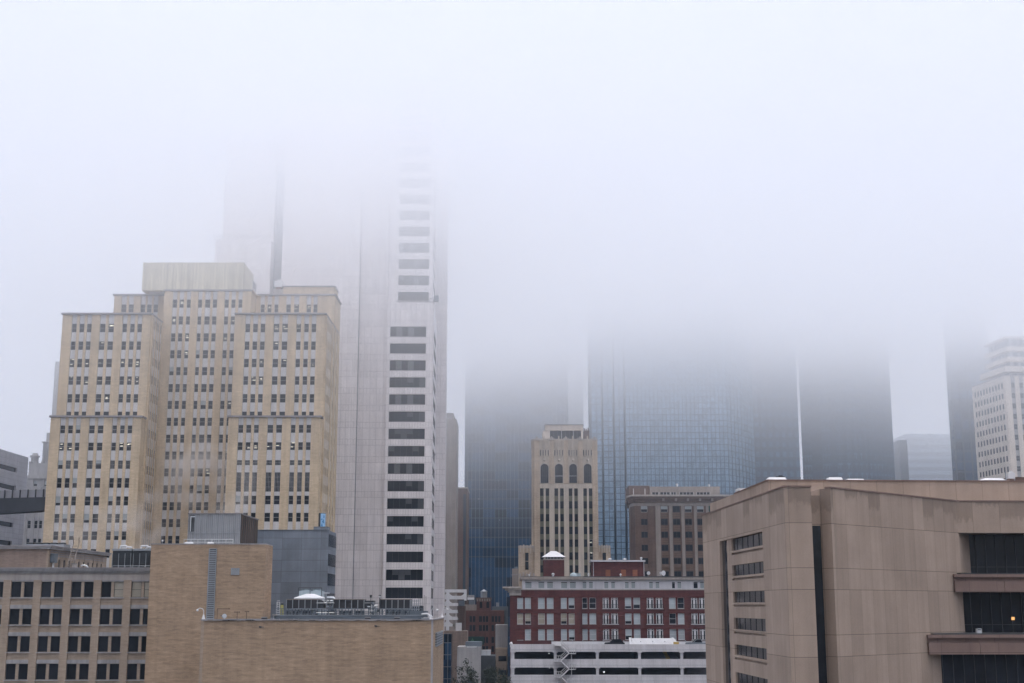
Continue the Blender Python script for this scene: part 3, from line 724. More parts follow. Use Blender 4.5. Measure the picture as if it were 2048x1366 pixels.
for k in range(nb + 1):
    x = hx0 + w * (.13 + .87 * k / nb); g.box(x - .05, x + .05, hy0 - .1, hy0 - .003, zr1, zh, 'steel')
g.box(hx0, hx1, hy0 - .07, hy0 - .003, zr1 + 2.0, zr1 + 2.08, 'steel'); g.box(hx0 - .1, hx1 + .15, hy0 - .16, hy0 + .32, zh + .002, zh + .12, 'coping'); g.box(hx1 - .32, hx1 + .15, hy0 + .33, hy1, zh - .04, zh + .1, 'coping')
for k in range(9): y = hy0 + .6 + k * 1.5; g.box(hx1 + .022, hx1 + .1, y, y + .1, zr1, zh - .08, 'steel_dark')
H.part('frame', g)
g = Geo(); g.box(hx0 + .2, hx0 + .95, hy0 - .06, hy0 - .003, zr1 + 2.2, zh - .2, 'steel_dark'); g.box(hx0 + .3, hx0 + .42, hy0 - .12, hy0 - .062, zr1 + 2.2, zh - .3, 'silver'); g.box(hx0 + .42, hx0 + .95, hy0 - .12, hy0 - .062, zh - .45, zh - .33, 'silver'); H.part('door_frame', g)

# slate clad block
SY = 216.0; sx0 = PX(470, 1150, SY); sx1 = PX(655, 1150, SY); zs = PZ(1060.5, SY)
G = Thing('slate_building', 'blue grey clad windowless block between the brick building and the white granite tower', 'building', ((sx0 + sx1) / 2, SY, 0))
g = Geo(); g.box(sx0, sx1, SY, SY + 9.5, 0, zs, 'slate'); xr_ = PX(627, 1055, SY); g.box(xr_, sx1 - .15, SY + .1, SY + 3, zs, zs + .6, 'slate'); G.part('wall', g)
g = Geo(); n = 7
for k in range(n):
    z1 = zs - .6 - k * 3.1; g.box(sx1 + .004, sx1 + .05, SY + .15, SY + 9.3, z1 - 1.9, z1, 'glass_tint')
G.part('side_window', g)
g = Geo(); g.box(sx0, sx1 + .1, SY - .1, SY + .1, zs, zs + .09, 'steel_blue'); G.part('coping', g)
c = PX(637, 1040, SY + 1.0); th = Thing('rooftop_sign', 'narrow upright sign with a blue and pale blue abstract print on the slate block', 'sign', (c + .5, SY + 1, zs + .6))
z0, z1 = zs + .605, PZ(1026, SY + 1)
p = [(c + .3, SY + 1.0), (c + 1.05, SY + 1.55)]
g = Geo(); g.prism([(c, SY + 1.1), (c + .3, SY + 1.0), (c + 1.05, SY + 1.55), (c + .8, SY + 1.8)], z0, z1, 'steel_dark'); th.part('case', g)
def onface(u, v, d=.012): return (p[0][0] + (p[1][0] - p[0][0]) * u + .55 * d, p[0][1] + (p[1][1] - p[0][1]) * u - .75 * d, z0 + (z1 - z0) * v)
def patch(g, pts, mat, d): 
    a = [onface(u, v, d) for u, v in pts]; b = [onface(u, v, d + .01) for u, v in pts]; g.loft(a, b, mat)
g = Geo(); patch(g, [(.03, .02), (.97, .02), (.97, .97), (.03, .97)], 'blue_a', .004)
for q in ([(.1, .05), (.5, .02), (.35, .3)], [(.3, .35), (.75, .25), (.62, .6)], [(.05, .45), (.45, .55), (.25, .62)], [(.55, .62), (.8, .7), (.62, .92)]): patch(g, q, 'blue_b', .02)
th.part('printed_face', g)

# low wide brick building in front, with the plant on its roof
WY = 168.0; wx0 = PX(401, 1300, WY); wx1 = PX(865, 1300, WY); wy1 = WY + 27; zw = PZ(1241, WY)
G = Thing('brick_building', 'low wide windowless buff brick building along the bottom with plant on its roof', 'building', ((wx0 + wx1) / 2, WY, 0))
g = Geo(); g.box(wx0, wx1, WY, WY + 17.2, 0, zw, 'buff'); g.box(bx1 + .15 if 0 else PX(545, 1240, WY + 19), wx1, WY + 17.2, wy1, 0, zw, 'buff'); G.part('wall', g)
g = Geo(); g.box(wx0 - .05, wx0 + .32, WY - .05, WY + .3, 0, zw, 'buff_pale'); G.part('corner_strip', g); g = Geo(); g.box(wx1 - .2, wx1 + .05, WY - .05, WY + .3, 0, zw, 'stone_grey'); G.part('corner_strip', g)
g = Geo(); g.box(wx0 - .12, wx1 + .1, WY - .14, WY + .35, zw + .002, zw + .16, 'coping'); g.box(wx1 - .4, wx1 + .1, WY + .352, wy1, zw + .002, zw + .16, 'coping')
for k in range(40):
    x = wx0 + rnd.uniform(0, wx1 - wx0 - 1.2); g.box(x, x + rnd.uniform(.3, 1.1), WY - .16, WY - .142, zw - .02, zw + rnd.uniform(.03, .1), rnd.choice(['steel', 'stone_grey', 'roofdark']))
G.part('parapet_coping', g)
g = Geo(); g.box(wx0 + .35, wx1 - .42, WY + .37, WY + 17, zw + .003, zw + .06, 'roofdark'); G.part('roof', g)
g = Geo(); y0 = WY + 6; y1 = WY + 22; g.box(wx1 + .005, wx1 + .14, y0, y1, PZ(1293, WY + 8), PZ(1268, WY + 8), 'louver'); g.box(wx1 + .005, wx1 + .2, y0 - .2, y1 + .2, PZ(1268, WY + 8), PZ(1268, WY + 8) + .2, 'steel'); G.part('side_louvre', g)
for px, py in ((521, 1254), (752, 1252)):
    c = P(px, py, WY - .05); g = Geo(); g.ball((c[0], WY - .06, c[2]), (.2, .06, .1), 'roofdark', 8, 4); g.ball((c[0] - .12, WY - .07, c[2] + .05), .07, 'roofdark', 6, 4); g.tube([(c[0] + .1, WY - .05, c[2]), (c[0] + .42, WY - .05, c[2] - .02)], .03, 'roofdark')  # unidentified dark spot, shaped with a body, head and tail
    single('wall_spot', g, 'tiny dark fitting on the low wide brick wall, ' + ('near its left end' if px < 600 else 'below the cooling banks'), 'spot', (c[0], WY, c[2]), 'dark spots on the brick wall')
zq = zw + .06
# platform
EY = WY + 3.2
def ex(px): return PX(px, 1225, EY)
def ez(py): return PZ(py, EY)
th = Thing('plant_platform', 'blue grey steel platform with railings carrying the rooftop cooling banks', 'platform', (ex(700), EY, zq))
g = Geo(); g.box(ex(549), ex(845), EY, EY + .35, zq + .12, ez(1231), 'steel_blue'); g.box(ex(549), ex(845), EY + .36, EY + 9, zq + .3, zq + .4, 'steel_dark'); g.box(ex(549), ex(845), EY - .06, EY + .1, ez(1231), ez(1231) + .09, 'steel')
th.part('deck', g)
g = Geo()
for k in range(23):
    x = ex(550) + (ex(844) - ex(550)) * k / 22; g.box(x - .05, x + .05, EY - .05, EY + .05, ez(1231) + .09, ez(1217), 'steel_blue')
for y in (1217, 1222, 1226.5): g.box(ex(549), ex(845), EY - .03, EY + .03, ez(y) - .03, ez(y) + .03, 'steel_blue')
for k in range(12): g.box(ex(552) + k * 1.6, ex(552) + k * 1.6 + .18, EY + .1, EY + .3, zq - .0, zq + .12, 'steel_blue')
th.part('railing', g)
def bank(pa, pb, n, lab, tail):
    a, b = ex(pa), ex(pb); z0, z1 = ez(1217), ez(1199.5); y = EY + .9
    t = Thing('cooling_bank', lab, 'cooler', ((a + b) / 2, y, zq), group='dark finned cooling banks on the platform')
    for k in range(n):
        g = Geo(); u0 = a + (b - a) * k / n; u1 = a + (b - a) * (k + 1) / n
        g.box(u0 + .05, u1 - .05, y, y + .3, z0, z1, 'fin'); t.part('fin_panel', g)
    g = Geo()
    for k in range(n + 1): u = a + (b - a) * k / n; g.box(u - .045, u + .045, y - .06, y + .3, z0 - .0, z1, 'steel')
    g.box(a - .05, b + .05, y - .07, y + 2.6, z1, z1 + .1, 'brownpale'); g.box(a - .05, b + .05, y - .07, y + .3, z0 - .12, z0, 'steel')
    for k in range(2 * n + 1): u = a + (b - a) * k / (2 * n); g.box(u - .05, u + .05, y, y + .12, zq + .4, z0 - .12, 'steel_blue')
    for k in range(n):
        u = a + (b - a) * (k + .5) / n; g.tube([(u - .25, y + .1, zq + .45), (u + .25, y + .1, z0 - .2)], .035, 'steel')
    t.part('frame', g)
    g = Geo(); g.box(a, b, y + .31, y + 2.5, z0, z1 - .03, 'steel_dark'); t.part('casing', g)
    g = Geo()
    for k in range(2 * n): 
        if rnd.random() < .8:
            u = a + (b - a) * (k + .5) / (2 * n); g.box(u - .17, u + .17, y + .4, y + 1.2, zq + .45, z0 - .25, rnd.choice(['steel_dark', 'steel_dark', 'steel_blue', 'roofdark']))
    t.part('valve_set', g)
    if tail:
        g = Geo(); g.box(b + .05, b + tail, y + .1, y + 2.4, z0, z1 - .1, 'steel_dark'); t.part('end_box', g)
bank(570, 632, 5, 'dark finned cooling bank in front of the white canopy tent', .75)
bank(664, 726, 5, 'dark finned cooling bank in the middle of the platform', 1.2)
bank(758, 819, 5, 'brownish finned cooling bank at the right end of the platform', 0)
# canopy
ty = EY + 5.5; a = PX(588, 1195, ty); b = PX(645, 1195, ty); zt0 = PZ(1199, ty); zt1 = PZ(1195.5, ty); zt2 = PZ(1187.5, ty); m = (a + b) / 2
th = Thing('canopy_tent', 'white canopy tent with a peaked roof behind the left cooling bank', 'tent', (m, ty + 1.8, zq))
g = Geo(); g.box(a, b, ty, ty + 3.6, zt0, zt1, 'canvas'); g.loft([(a, ty, zt1), (b, ty, zt1), (b, ty + 3.6, zt1), (a, ty + 3.6, zt1)], [(m - .5, ty + 1.6, zt2), (m + .5, ty + 1.6, zt2), (m + .5, ty + 2, zt2), (m - .5, ty + 2, zt2)], 'canvas'); th.part('roof', g)
for x in (a + .06, b - .06):
    for y in (ty + .06, ty + 3.5): g = Geo(); g.box(x - .04, x + .04, y - .04, y + .04, zq, zt0, 'white_paint'); th.part('leg', g)
g = Geo(); g.box(a + .3, b - .4, ty - 2.0, ty - 1.9, zq + .45, PZ(1217.5, ty), 'canvas'); th.part('side_sheet', g)
# pale blue fan unit behind
fy = WY + 11.0; a = PX(597, 1190, fy); b = PX(643, 1190, fy); z0, z1 = zq, PZ(1182, fy)
MT['pale_blue'] = plain('pale_blue_casing', (.34, .41, .44), .5)
th = Thing('fan_unit', 'pale blue twin fan cooling unit rising behind the white canopy tent', 'cooling unit', ((a + b) / 2, fy + 1.5, zq))
g = Geo(); g.box(a, b, fy, fy + 2.8, z0 + .3, z1, 'pale_blue'); th.part('casing', g)
for x in (a + (b - a) * .27, a + (b - a) * .75):
    g = Geo(); g.cyl(x, fy + 1.4, z1, z1 + .22, .62, 'pale_blue', n=16); g.cyl(x, fy + 1.4, z1 + .22, z1 + .26, .66, 'steel_dark', n=16); th.part('fan_cowl', g)
g = Geo()
for x in (a, (a + b) / 2, b): g.box(x - .04, x + .04, fy - .05, fy + .03, z0, z1 + .4, 'steel_dark')
g.tube([(a, fy, z1 + .42), (b, fy, z1 + .42)], .04, 'steel_dark'); th.part('guard_frame', g)
# pipework tangles between banks
def pipes(pa, pb, lab, seed, hi):
    r = random.Random(seed); a, b = ex(pa), ex(pb); th = Thing('pipe_manifold', lab, 'pipes', ((a + b) / 2, EY + 1.5, zq), group='silver pipe manifolds between the cooling banks')
    for k in range(7):
        x = a + (b - a) * (k + .5) / 7; y = EY + .8 + r.random() * 2; z = ez(hi) - r.random() * .6; x2 = a + (b - a) * r.random()
        g = Geo(); g.tube([(x, y, zq + .35), (x, y, z - .15), (x + (.12 if x2 > x else -.12), y, z), (x2, y, z)], r.uniform(.06, .12), r.choice(['silver', 'silver', 'steel', 'steel_blue']), 8); th.part('pipe', g)
    for k in range(4):
        g = Geo(); y = EY + .5; z = ez(1228) + r.random() * 1.4; g.tube([(a - .3, y, z), (b + .2, y + r.random(), z)], .05, r.choice(['silver', 'steel'])); th.part('pipe', g)
    for k in range(4):
        g = Geo(); x = a + (b - a) * r.random(); z = zq + r.uniform(.4, 1.9); g.box(x - .16, x + .16, EY + .6, EY + 1.0, z, z + r.uniform(.2, .5), r.choice(['steel_blue', 'steel', 'steel_dark'])); th.part('valve_box', g)
    return th
t = pipes(636, 664, 'silver pipe manifold between the left and middle cooling banks', 3, 1197)
g = Geo(); x = ex(649); g.tube([(x, EY + 1, ez(1200)), (x, EY + 1, ez(1187))], .13, 'steel', 8); g.box(x - .3, x + .4, EY + .7, EY + 1.3, ez(1187), ez(1184.6), 'silver'); g.tube([(ex(651), EY + 1, ez(1195.5)), (ex(664), EY + 1, ez(1195.5)), (ex(666), EY + 1, ez(1198))], .17, 'silver', 8); t.part('vent_stack', g)
pipes(733, 757, 'silver and blue pipe manifold between the middle and right cooling banks', 5, 1204)
for px, lab in ((740, 'dark slim beacon post right of the middle cooling bank'), (758, 'slim beacon post with a white lit head beside the right cooling bank')):
    th = Thing('beacon_post', lab, 'post', (ex(px), EY + .7, zq)); g = Geo(); g.tube([(ex(px), EY + .7, zq), (ex(px), EY + .7, ez(1195))], .045, 'steel_dark'); th.part('pole', g)
    g = Geo(); z = ez(1195); g.box(ex(px) - .13, ex(px) + .13, EY + .57, EY + .83, z, z + .22, 'canvas' if px == 758 else 'steel_dark'); g.box(ex(px) - .15, ex(px) + .15, EY + .55, EY + .85, z + .22, z + .32, 'steel_dark'); th.part('head', g)
# yellow riser with a white ladder
x = ex(556); th = Thing('pipe_riser', 'yellow lagged standing pipe with a black cap at the left end of the platform', 'pipe', (x + .35, EY + .6, zq))
g = Geo(); g.cyl(x + .38, EY + .6, ez(1230), ez(1210), .24, 'yellow', .2, 12); th.part('lagging', g)
g = Geo(); g.cyl(x + .38, EY + .6, zq + .3, ez(1230), .28, 'steel_dark'); g.ball((x + .4, EY + .6, ez(1207.5)), (.17, .17, .2), 'steel_dark', 10, 6); th.part('cap', g)
th = Thing('platform_ladder', 'short white ladder next to the yellow standing pipe', 'ladder', (x - .1, EY + .4, zq))
g = Geo()
for d in (-.18, .16): g.tube([(x - .05 + d, EY + .4, zq), (x - .05 + d, EY + .4, ez(1204))], .04, 'canvas')
for k in range(8): z = ez(1229) + k * .24; g.tube([(x - .23, EY + .4, z), (x + .11, EY + .4, z)], .025, 'canvas')
th.part('frame', g)
g = Geo(); a = ex(545.5); g.box(a, ex(555), EY - .2, EY + .4, ez(1230.5), ez(1228.8), 'stone'); g.box(a + .1, a + .2, EY - .1, EY + .2, zq, ez(1230.5), 'steel')
single('step_board', g, 'small cream board step in front of the short white ladder', 'step', (a + .3, EY, zq))
g = Geo(); a = ex(822)
for k in range(4): g.box(a + k * .28, a + k * .28 + .1, EY + 1, EY + 1.1, zq + .4, ez(1199), 'steel')
for z in (1202, 1208, 1213, 1219, 1225): g.box(a - .1, a + 1.0, EY + .98, EY + 1.12, ez(z) - .04, ez(z) + .04, 'steel')
g.box(a - .1, a + 2.0, EY + .8, EY + 2.4, zq + .3, ez(1222), 'steel_blue'); single('cable_rack', g, 'galvanised upright cable rack right of the last cooling bank', 'rack', (a + .4, EY + 1, zq))
th = Thing('antenna_cluster', 'cluster of thin whip antennas at the right end of the plant platform', 'antenna', (ex(840), EY + 1.5, zq))
for k in range(5):
    g = Geo(); x = ex(836) + k * .22; g.tube([(x, EY + 1.5, zq + 1), (x, EY + 1.5, ez(1189 + (k * 7) % 5))], .022, 'steel_dark'); th.part('whip', g)
g = Geo(); g.box(ex(832), ex(845), EY + 1.2, EY + 1.8, zq, ez(1212), 'steel_dark'); th.part('base_cage', g)
# lamps and pipes along the parapet
def lamp(px, y, lab, flip=1):
    x = PX(px, 1235, y); z = zw + .16; th = Thing('parapet_lamp', lab, 'lamp', (x, y, z), group='white gooseneck lamps on the parapet')
    g = Geo(); g.cyl(x, y, z, z + .55, .22, 'canvas', .08, 8); th.part('base', g)
    g = Geo(); g.tube([(x, y, z + .5), (x, y, z + 1.0), (x - .15 * flip, y, z + 1.25), (x - .5 * flip, y, z + 1.35), (x - .72 * flip, y, z + 1.2)], .045, 'canvas', 6); th.part('arm', g)
    g = Geo(); g.ball((x - .78 * flip, y, z + 1.08), .15, 'canvas', 10, 5); th.part('lamp_head', g)
lamp(407, WY + .15, 'white gooseneck lamp on the left corner of the low wide brick building')
lamp(862, WY + .2, 'white gooseneck lamp on the right front corner of the low wide brick building', -1)
lamp(884, wy1 - .6, 'white gooseneck lamp at the far right rear of the low wide brick building', -1)
g = Geo(); x = ex(851); g.tube([(x - .5, EY, ez(1228.5)), (x + .1, EY, ez(1227.5)), (x + .4, EY, ez(1229.5)), (x + .52, EY, ez(1233))], .12, 'canvas', 8); g.box(x - .5, x + .5, EY - .1, EY + .3, zq, zq + .25, 'steel')
single('vent_pipe', g, 'white bent vent pipe beside the right corner lamp', 'vent', (x, EY, zq))
th = Thing('satellite_dish', 'grey satellite dish lying low behind the parapet', 'dish', (PX(447, 1236, WY + 1), WY + 1, zq))
g = Geo(); c = PX(449, 1236, WY + 1); g.loft([(c + .3 * cos(i * pi / 6), WY + .85 + .1 * sin(i * pi / 6), zq + .45 + .3 * sin(i * pi / 6)) for i in range(12)], [(c + .05 * cos(i * pi / 6), WY + 1.05, zq + .42 + .05 * sin(i * pi / 6)) for i in range(12)], 'steel'); th.part('reflector', g)
g = Geo(); g.tube([(c, WY + 1.05, zq), (c, WY + 1.05, zq + .42)], .05, 'steel'); th.part('mast', g)
g = Geo(); g.tube([(c, WY + .9, zq + .2), (c - .3, WY + .5, zq + .5)], .03, 'steel'); g.box(c - .36, c - .26, WY + .42, WY + .54, zq + .44, zq + .58, 'steel_dark'); th.part('feed_arm', g)
for px, h, w0, w1, lab in ((434, 1.25, 0, 1.5, 'rusty inverted L bracket pole near the long louvre strip'), (474, .85, -.4, .3, 'rusty T shaped stub antenna left of its twin'), (493, .9, -.25, .25, 'rusty T shaped stub antenna nearest the brick corner')):
    g = Geo(); x = PX(px, 1236, WY + 1.5); y = WY + 1.5; g.tube([(x, y, zq), (x, y, zq + h + .1)], .035, 'rust_sheet'); g.tube([(x + w0, y, zq + h + .1), (x + w1, y, zq + h + .1)], .04, 'rust_sheet'); g.box(x + w1 - .12, x + w1 + .05, y - .06, y + .06, zq + h + .04, zq + h + .16, 'rust_sheet')
    single('antenna_pole', g, lab, 'antenna', (x, y, zq), 'rusty antenna poles on the low brick roof')
for px in (528, 735, 794):
    g = Geo(); x = PX(px, 1236, WY + .6); y = WY + .6; g.box(x - .32, x + .32, y, y + .4, zq + .1, zq + .28, 'roofdark'); g.box(x - .35, x + .35, y - .05, y + .45, zq + .28, zq + .36, 'stone_grey')
    single('roof_hatch', g, {528: 'small pale topped roof box left of the platform', 735: 'small pale topped roof box below the middle pipe manifold', 794: 'small pale topped roof box below the right cooling bank'}[px], 'roof box', (x, y, zq), 'pale topped boxes behind the parapet')

# ------------------------------------------------------------------ 6. garage, red brick block, art deco tower, brown block
GY = 276.0; gx0 = PX(1021, 1300, GY); gx1 = PX(1440, 1300, GY)
G = Thing('parking_garage', 'pale concrete open parking garage with white parapets in front of the red brick block', 'parking garage', ((gx0 + gx1) / 2, GY, 0))
ztop = PZ(1288.5, GY); fl = PZ(1303.5, GY) - PZ(1335, GY); bh = ztop - PZ(1303.5, GY); gd = 17.5
gb = Geo(); gs = Geo(); gc = Geo(); gi = Geo()
bands = [(ztop - bh, ztop)] + [(ztop - bh - k * fl, ztop - bh - k * fl + fl * .535) for k in range(1, 8)]
for zb, zt_ in bands:
    if zb < .3: break
    gb.box(gx0, gx1, GY, GY + .35, zb, zt_, 'garage'); gb.box(gx0 - .06, gx1, GY - .08, GY - .003, zb, zb + .42, 'garage')
    gb.box(gx0, gx1, GY - .02, GY - .003, zb + .424, zb + .50, 'steel')  # grey strip stands in for the shading line above the ledge
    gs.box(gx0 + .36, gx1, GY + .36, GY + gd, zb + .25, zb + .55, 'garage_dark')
    gb.box(gx0, gx0 + .35, GY + .36, GY + gd, zb, zt_, 'garage')
bay = PX(1194.5, 1330, GY) - PX(1110, 1330, GY); c0 = PX(1026, 1330, GY)
for k in range(6):
    x = c0 + k * bay; gc.box(x - .28, x + .28, GY + .02, GY + .6, 0, ztop - bh + .1, 'garage')
    for zb, zt_ in bands[:7]: gc.box(x - .5, x + .5, GY - .14, GY - .085, zb - .16, zb + .43, 'garage')
for k in range(4): gc.box(gx0 + .02, gx0 + .33, GY + 4 + k * 4, GY + 4.6 + k * 4, 0, ztop - bh, 'garage')
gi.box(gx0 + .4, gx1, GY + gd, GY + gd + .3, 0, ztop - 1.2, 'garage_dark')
G.part('parapet', gb); G.part('deck', gs); G.part('column', gc); G.part('back_wall', gi)
zdk = ztop - bh + .55
g = Geo(); a = PX(1103, 1285, GY + gd); b = PX(1440, 1285, GY + gd); g.box(a, b, GY + gd - .1, GY + gd + .3, ztop - 1.2 + .003, PZ(1283, GY + gd), 'canvas')
x = a
while x < b: g.box(x, x + .2, GY + gd - .16, GY + gd - .103, ztop, ztop + .35, 'steel'); x += 2.2
G.part('rear_parapet', g)
g = Geo(); a = PX(1264, 1288, GY + 9); b = PX(1350, 1288, GY + 9); zz = PZ(1276.5, GY + 9)
g.loft([(a, GY + 8, zdk), (b + 1.0, GY + 8, zdk), (b + 1.0, GY + 8.3, zdk), (a, GY + 8.3, zdk)], [(a + .0, GY + 9, zz), (b - .6, GY + 9, zz), (b - .6, GY + 9.3, zz), (a, GY + 9.3, zz)], 'canvas')
g.loft([(a - .5, GY + 7.8, zdk), (a - .1, GY + 7.8, zdk), (a - .1, GY + 8.6, zdk), (a - .5, GY + 8.6, zdk)], [(a - .6, GY + 9, zz + .15), (a - .1, GY + 9, zz + .15), (a - .1, GY + 9.6, zz + .15), (a - .6, GY + 9.6, zz + .15)], 'canvas')
g.loft([(b + .9, GY + 7.8, zdk), (b + 1.3, GY + 7.8, zdk), (b + 1.3, GY + 8.6, zdk), (b + .9, GY + 8.6, zdk)], [(b - .7, GY + 9, zz + .15), (b - .3, GY + 9, zz + .15), (b - .3, GY + 9.6, zz + .15), (b - .7, GY + 9.6, zz + .15)], 'canvas')
for k in range(3): g.ball((a + (b - a) * (.2 + .28 * k), GY + 8.55, (zdk + zz) / 2 + .3), .12, 'steel', 6, 4)
G.part('ramp_housing', g)
g = Geo(); a = PX(1352, 1284, GY + 7); g.box(a - .5, a + .6, GY + 7, GY + 7.4, zdk, PZ(1284, GY + 7), 'yellow_paint'); G.part('yellow_bollard_wall', g)
g = Geo(); a = PX(1268, 1310, GY + 3); b = PX(1352, 1310, GY + 3); z0 = bands[1][0] + .56; z1 = bands[0][0] + .24
g.loft([(a + .6, GY + 2, z0), (b + 1.2, GY + 2, z0), (b + 1.2, GY + 2.3, z0), (a + .6, GY + 2.3, z0)], [(a, GY + 7, z1), (b - .4, GY + 7, z1), (b - .4, GY + 7.3, z1), (a, GY + 7.3, z1)], 'ramp')
G.part('ramp', g)
g = Geo(); g.loft([(b - 1.5, GY + 1.9, z0), (b - .7, GY + 1.9, z0), (b - .7, GY + 1.99, z0), (b - 1.5, GY + 1.99, z0)], [(b - 2.6, GY + 6.8, z1), (b - 1.8, GY + 6.8, z1), (b - 1.8, GY + 6.89, z1), (b - 2.6, GY + 6.89, z1)], 'yellow_paint'); G.part('ramp_stripe', g)
for px, py, s in ((1208, 1344, .17), (1098, 1306.5, .09), (1099, 1336, .09), (1028, 1306, .08)):
    c = P(px, py, GY + 1.5); g = Geo(); g.ball(c, s, 'lit_white', 8, 4); g.tube([(c[0], c[1], c[2] + s), (c[0], c[1], c[2] + .5)], .03, 'steel_dark'); G.part('ceiling_lamp', g)
# outside stair
sx = PX(1131, 1320, GY); th = Thing('fire_stair', 'pale steel zigzag stair on the front of the parking garage', 'stair', (sx, GY - 1, 0))
xa = PX(1121.5, 1320, GY - 1.2); xb = PX(1138, 1320, GY - 1.2); z = ztop - .2; g = Geo(); gl = Geo(); gr = Geo(); lay = GY - 1.3
k = 0
while z > 2:
    z2 = z - fl / 2; p, q = (xa, xb) if k % 2 == 0 else (xb, xa)
    for d in (0, .9):
        g.tube([(p, lay + d, z), (q, lay + d, z2)], .13, 'garage'); gr.tube([(p, lay + d, z + 1.0), (q, lay + d, z2 + 1.0)], .05, 'frame_pale'); gr.tube([(p, lay + d, z + .55), (q, lay + d, z2 + .55)], .035, 'frame_pale')
    for j in range(8): f = (j + .5) / 8; x = p + (q - p) * f; zz = z + (z2 - z) * f; g.box(x - .14, x + .14, lay, lay + .9, zz - .02, zz + .02, 'garage')
    e = 1.35 if q == xb else -1.35
    gl.box(min(q, q + e), max(q, q + e), lay - .1, lay + 1.0, z2 - .1, z2, 'garage')
    for j in range(4): x = q + e * j / 3; gr.tube([(x, lay - .05, z2), (x, lay - .05, z2 + 1.05)], .05, 'frame_pale')
    for h in (.5, 1.05): gr.tube([(q, lay - .05, z2 + h), (q + e, lay - .05, z2 + h)], .05, 'frame_pale')
    z = z2; k += 1
gl.box(xa - 1.3, xa + .1, lay - .1, lay + 1.0, ztop - .35, ztop - .2, 'garage'); g.tube([(xb + .5, lay + .5, 0), (xb + .5, lay + .5, ztop - 2)], .07, 'garage')
th.part('flight', g); th.part('landing', gl); th.part('handrail', gr)
g = Geo(); g.box(xa - 1.2, xa + .1, GY - .9, GY - .15, ztop - .2, ztop + .5, 'canvas'); th.part('top_gate', g)
def car(px, py, y, lab, name, L, col, pick=False):
    c = PX(px, py, y); th = Thing(name, lab, 'car' if not pick else 'pickup', (c, y, zdk))
    g = Geo(); z = zdk + .3
    prof = [(-L / 2, .3), (-L / 2, .75), (-L * .46, .95), (-L * .2, 1.0), (L * .48, .95), (L / 2, .7), (L / 2, .3)]
    g.loft([(c + a, y - .9, z - .3 + h + .0) for a, h in prof], [(c + a, y + .9, z - .3 + h) for a, h in prof], col); th.part('body', g)
    cab = [(-L * .22, 1.0), (-L * .1, 1.62), (L * .1 if pick else L * .3, 1.65), (L * .16 if pick else L * .44, 1.0)]
    g = Geo(); g.loft([(c + a, y - .78, z - .3 + h) for a, h in cab], [(c + a, y + .78, z - .3 + h) for a, h in cab], col); o = th.part('cabin', g)
    g = Geo(); g.loft([(c + a * .85 + .05, y - .80, z - .3 + 1.02 + (h - 1) * .8) for a, h in cab], [(c + a * .85 + .05, y - .785, z - .3 + 1.02 + (h - 1) * .8) for a, h in cab], 'glass'); th.part('side_window', g, o)
    for a in (-L * .32, L * .32):
        for s in (-.8, .8):
            g = Geo(); g.tube([(c + a, y + s - .1, zdk + .33), (c + a, y + s + .1, zdk + .33)], .33, 'rubber', 12); th.part('wheel', g)
car(1229, 1285, GY + 12, 'black sport utility car parked on the garage roof by the french doors', 'parked_car', 4.2, 'car_black')
car(1396, 1286, GY + 12, 'grey pickup parked at the right end of the garage roof', 'pickup_truck', 5.2, 'car_grey', True)
g = Geo(); c = PX(1022, 1287, GY + .3); g.ball((c, GY + .2, ztop + .1), (.35, .35, .3), 'canvas', 8, 5); g.cyl(c, GY + .2, ztop - .6, ztop, .2, 'canvas'); G.part('corner_cap', g)

RY = 296.0; rx0 = PX(1020, 1200, RY); rx1 = PX(1440, 1200, RY); zbk = PZ(1179, RY); zat1 = PZ(1153.5, RY); rxm = PX(1162, 1200, RY); rxa = PX(1045, 1165, RY)
G = Thing('red_brick_building', 'dark red brick apartment block with a white attic storey and white french doors', 'building', ((rx0 + rx1) / 2, RY, 0))
g = Geo(); g.box(rx0, rxm, RY, RY + 22, 0, zbk, 'redbrick'); g.box(rxm, rx1, RY + 1.2, RY + 22, 0, zbk, 'redbrick')
def pxcols(lst, ref, py, Y): return [(PX(a, py, Y) - ref, PX(b, py, Y) - ref) for a, b in lst]
z3 = lambda u: u / 4 + 880
c1 = pxcols([(z3(a), z3(b)) for a, b in ((618, 665), (680, 727), (785, 838), (855, 908), (967, 1014), (1029, 1076))], rx0, 1226, RY)
c2f = [(1138, 1179), (1195, 1248), (1302, 1351), (1370, 1423), (1480, 1531), (1548, 1601), (1655, 1709), (1727, 1781), (1833, 1886), (1901, 1953), (2010, 2060), (2072, 2122)]
c2 = pxcols([(z3(a), z3(b)) for a, b in c2f], rxm, 1226, RY + 1.2)
rw = [(PZ(t + 21.5, RY), PZ(t, RY)) for t in (1195.5, 1226.7, 1258.3, 1290, 1321)]
colr = {0: 'white', 1: 'tan', 2: 'white', 3: 'grey', 4: 'white'}
def w1(ci, ri):
    n = 4 - ri
    if n == 2 and ci == 0: return None
    return ('red_' + (colr[n] if rnd.random() < .85 else 'white'), rnd.randrange(6))
facade(G, g, (rx0, RY), 0, rxm - rx0, 0, zbk - .01, c1, rw, 'redbrick', 'redbrick', 'red_white', dp=.3, ds=.299, wsel=w1)
rwf = rw
def w2(ci, ri):
    if ci in (2, 3, 6, 7, 10, 11): return 'french'
    n = 4 - ri
    if (n, ci) in ((0, 0), (0, 1), (0, 9), (1, 8)): return 'red_open'
    return ('red_' + rnd.choice(['white', 'white', 'grey', 'tan' if n == 2 else 'white']), rnd.randrange(6))
